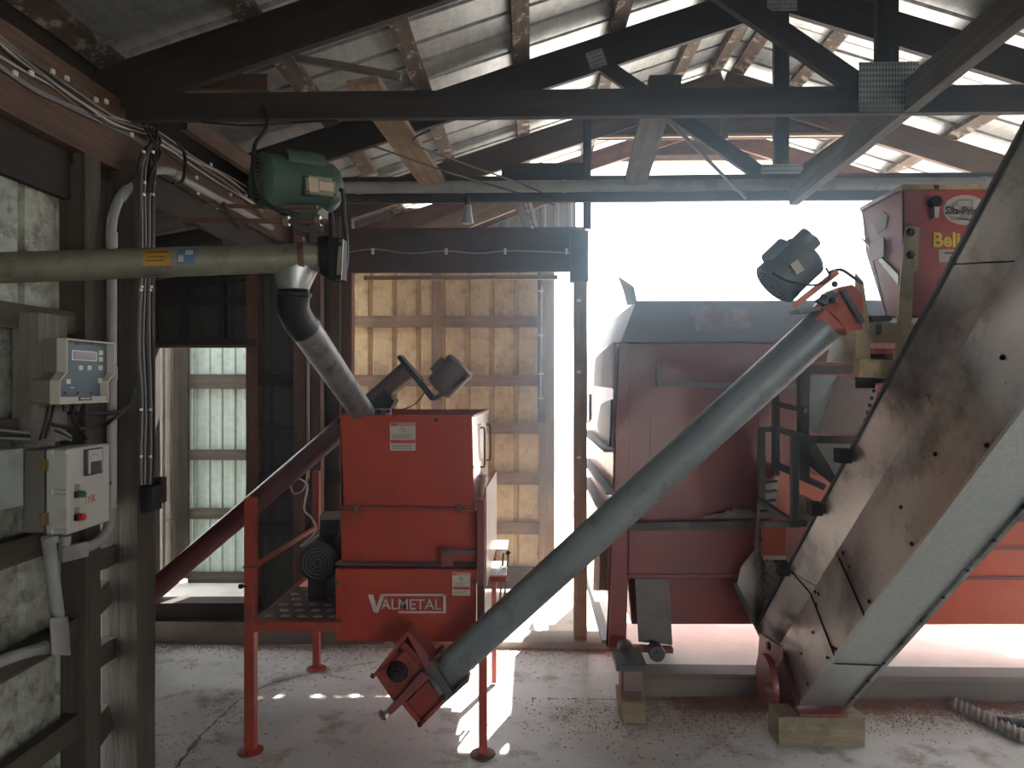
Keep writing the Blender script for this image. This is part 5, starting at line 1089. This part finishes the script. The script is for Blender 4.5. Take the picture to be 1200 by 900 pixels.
# cables stapled along the eave beam, then down the post
xe = -1.682
def cable(lab, pts, r=.005, m=cableblack, grp='cables clipped to the eave beam'): return run('cable', lab, 'cable', pts, r, m, 8, 5, grp, 'sheath')
OR5 = ('topmost','second','middle','fourth','lowest')
base = [(-20,26),(0,42),(30,66),(60,87),(95,112),(130,134),(160,144)]
cols = [cablegrey, cableblack, cablegrey, cablewhite, cableblack]
for i in range(5): cable(OR5[i] + ' of the five bundled cables along the top of the eave beam', [PX(x, y + i*3.0 + 1.5*math.sin(x*.05+i*2), xe+.002*i) for x, y in base] + [PX(180, 152+i*2, xe)], .0042, cols[i])
cable('pale cable dipping along the middle of the eave beam', [PX(x,y,xe) for x, y in ((-20,52),(0,66),(30,84),(60,100),(85,119),(108,134),(140,139),(175,152))], .0042, cablewhite)
for i in range(2): cable(('upper','lower')[i] + ' of the two paired grey cables low on the eave beam', [PX(x,y+i*3,xe) for x, y in ((-20,62),(0,76),(40,103),(80,122),(120,141),(154,158),(172,172))], .0045, cablegrey)
for i in range(5): cable(OR5[i] + ' of the five cables running on along the far eave beam', [PX(x,y+i*4.4+2*math.sin(x*.06+i*1.7),xe+.004) for x, y in ((176,150),(200,165),(230,184),(262,203),(290,222),(308,237))], .0045, [cablegrey,cablewhite,cablegrey,cablewhite,cableblack][i])
stp = MB().box((-.003,-.010,-.004),(.006,.010,.004)); sme = bpy.data.meshes.new('cable_clip'); sme.from_pydata(stp.v, [], stp.f); sme.materials.append(white)
clips = thing('cable_clips', 'small white clips nailed along the eave beam', 'clip', (xe,2.4,2.8), kind='stuff')
b = MB()
for x, y in ((17,86),(36,86),(61,84),(78,92),(112,117),(124,119),(154,158),(230,208),(232,226),(247,193),(270,228),(288,229),(254,243)):
    p = PX(x,y,xe+.008); b.box(p - Vector((.002,.008,.008)), p + Vector((.007,.008,.008)))
b.build('clips', white, clips)
# bundle down the post's side
vb = []
xv = -1.607
for i in range(6):
    x = [163,166,170,173,176,179][i]; m = [cableblack,cablegrey,cablegrey,cableblack,cablegrey,cableblack][i]
    cable(('leftmost','second','third','fourth','fifth','rightmost')[i] + ' of the six cables hanging down the side of the corner post', [PX(182,158,-1.66), PX(x+3,185,-1.63), PX(x,215,xv), PX(x+1*math.sin(i),300,xv), PX(x-3+i*.5,400,xv), PX(x+1,470,xv), PX(x-1+.5*i,530,xv), PX(x,568,xv)], .0043, m, 'cables hanging down the corner post')
b = MB()
for y in (178,214,228,336,340,480,535): 
    for x in (165,176): p = PX(x+(y%5),y,xv+.006); b.box(p - Vector((.002,.007,.005)), p + Vector((.005,.007,.005)))
tag(b.build('post_clips', white), 'small white clips holding the cables on the corner post', 'clip', kind='stuff')
cable('thick black cable looped round the grey conduit at the post top', [PX(208,168,-1.64),PX(216,180,-1.63),PX(216,205,-1.62),PX(210,216,-1.62),PX(203,214,-1.62)], .008, cableblack, None)
cable('black cable rising from the cables to a clip on the near chord', [PX(183,165,-1.62),PX(184,150,-1.6),PX(183,132,-1.58),PX(186,124,-1.6)], .007, cableblack, None)
cable('black cable arching from the eave beam down the front of the post', [PX(172,172,-1.64),PX(164,185,-1.62),PX(160,205,-1.62),PX(148,215,-1.65),PX(140,222,-1.68)], .006, cableblack, None)
for i in range(3): cable(('leftmost','middle','rightmost')[i] + ' of the three loose dark cables knotted at the post top', [PX(170+4*i,150,-1.65),PX(176+6*i,160+3*i,-1.62),PX(188-4*i,178,-1.61),PX(178+2*i,200,-1.60),PX(172+3*i,225,-1.60)], .006, cableblack, 'loose dark cables at the post top')
cable('black cable drooping from the indicator to the corner post', [PX(98,484,-1.62),PX(120,485,-1.62),PX(140,482,-1.60),PX(154,474,-1.6),PX(160,455,-1.603)], .0085, cableblack, None)
cable('black cable looping behind the grey conduit under the indicator', [PX(60,497,-1.64),PX(90,502,-1.64),PX(118,500,-1.67),PX(134,490,-1.60),PX(150,478,-1.6)], .007, cableblack, None)
for i in range(3): cable(('topmost grey','middle black','lowest grey')[i] + ' of the three thin cables over the control box', [PX(-15,502+i*5,-1.69),PX(20,506+i*4,-1.69),PX(48,508+i*3,-1.68),PX(62,500+i*4,-1.66),PX(84,512+i*2,-1.62)], .005, [cablegrey,cableblack,cablegrey][i], 'thin cables over the control box')
for j, (x, y) in enumerate(((63,478),(88,478),(57,480))): cable(('middle','right','left')[j] + ' black lead dropping from the weigh indicator', [PX(x,y-4,-1.63), PX(x-3+8*j*0,y+12,-1.62), PX(x+ (14 if j==1 else -10), y+36,-1.64)], .005, cableblack, 'leads under the indicator')
jb = thing('junction_boxes', 'black junction box at the foot of the hanging cables', 'junction box', PX(168,585,-1.6))
MB().box((-1.62,2.965,1.27), (-1.568,3.045,1.375)).build('box', blackm, jb, bevel=.003)
for z_ in (1.295, 1.35): bolt(jb, (-1.567,3.02,z_), (1,0,0), s=.8)
jb = thing('junction_boxes', 'black box behind the first junction box on the corner post', 'junction box', PX(184,580,-1.6))
MB().box((-1.62,3.055,1.29), (-1.575,3.10,1.40)).build('box', blackm, jb, bevel=.003)
jb.name = 'rear_junction_box'; bpy.data.objects['junction_boxes'].name = 'junction_box'

# ------------------------------------------------------------------ haze volume added for the bluish glare veil and dust
hz = bpy.data.materials.new('glare_haze'); hz.use_nodes = True; nt = hz.node_tree; nt.nodes.clear()
o_ = nt.nodes.new('ShaderNodeOutputMaterial'); v_s = nt.nodes.new('ShaderNodeVolumeScatter'); v_s.inputs['Density'].default_value = .055; v_s.inputs['Anisotropy'].default_value = .82
v_s.inputs['Color'].default_value = (.60,.82,1,1); nt.links.new(v_s.outputs[0], o_.inputs['Volume'])
tag(MB().box((-1.5,1.2,.02),(4.6,6.3,3.0)).build('glare_haze', hz, smooth=False), 'thin bluish haze added for the glare veil and dust before the bright opening', 'haze', kind='stuff')
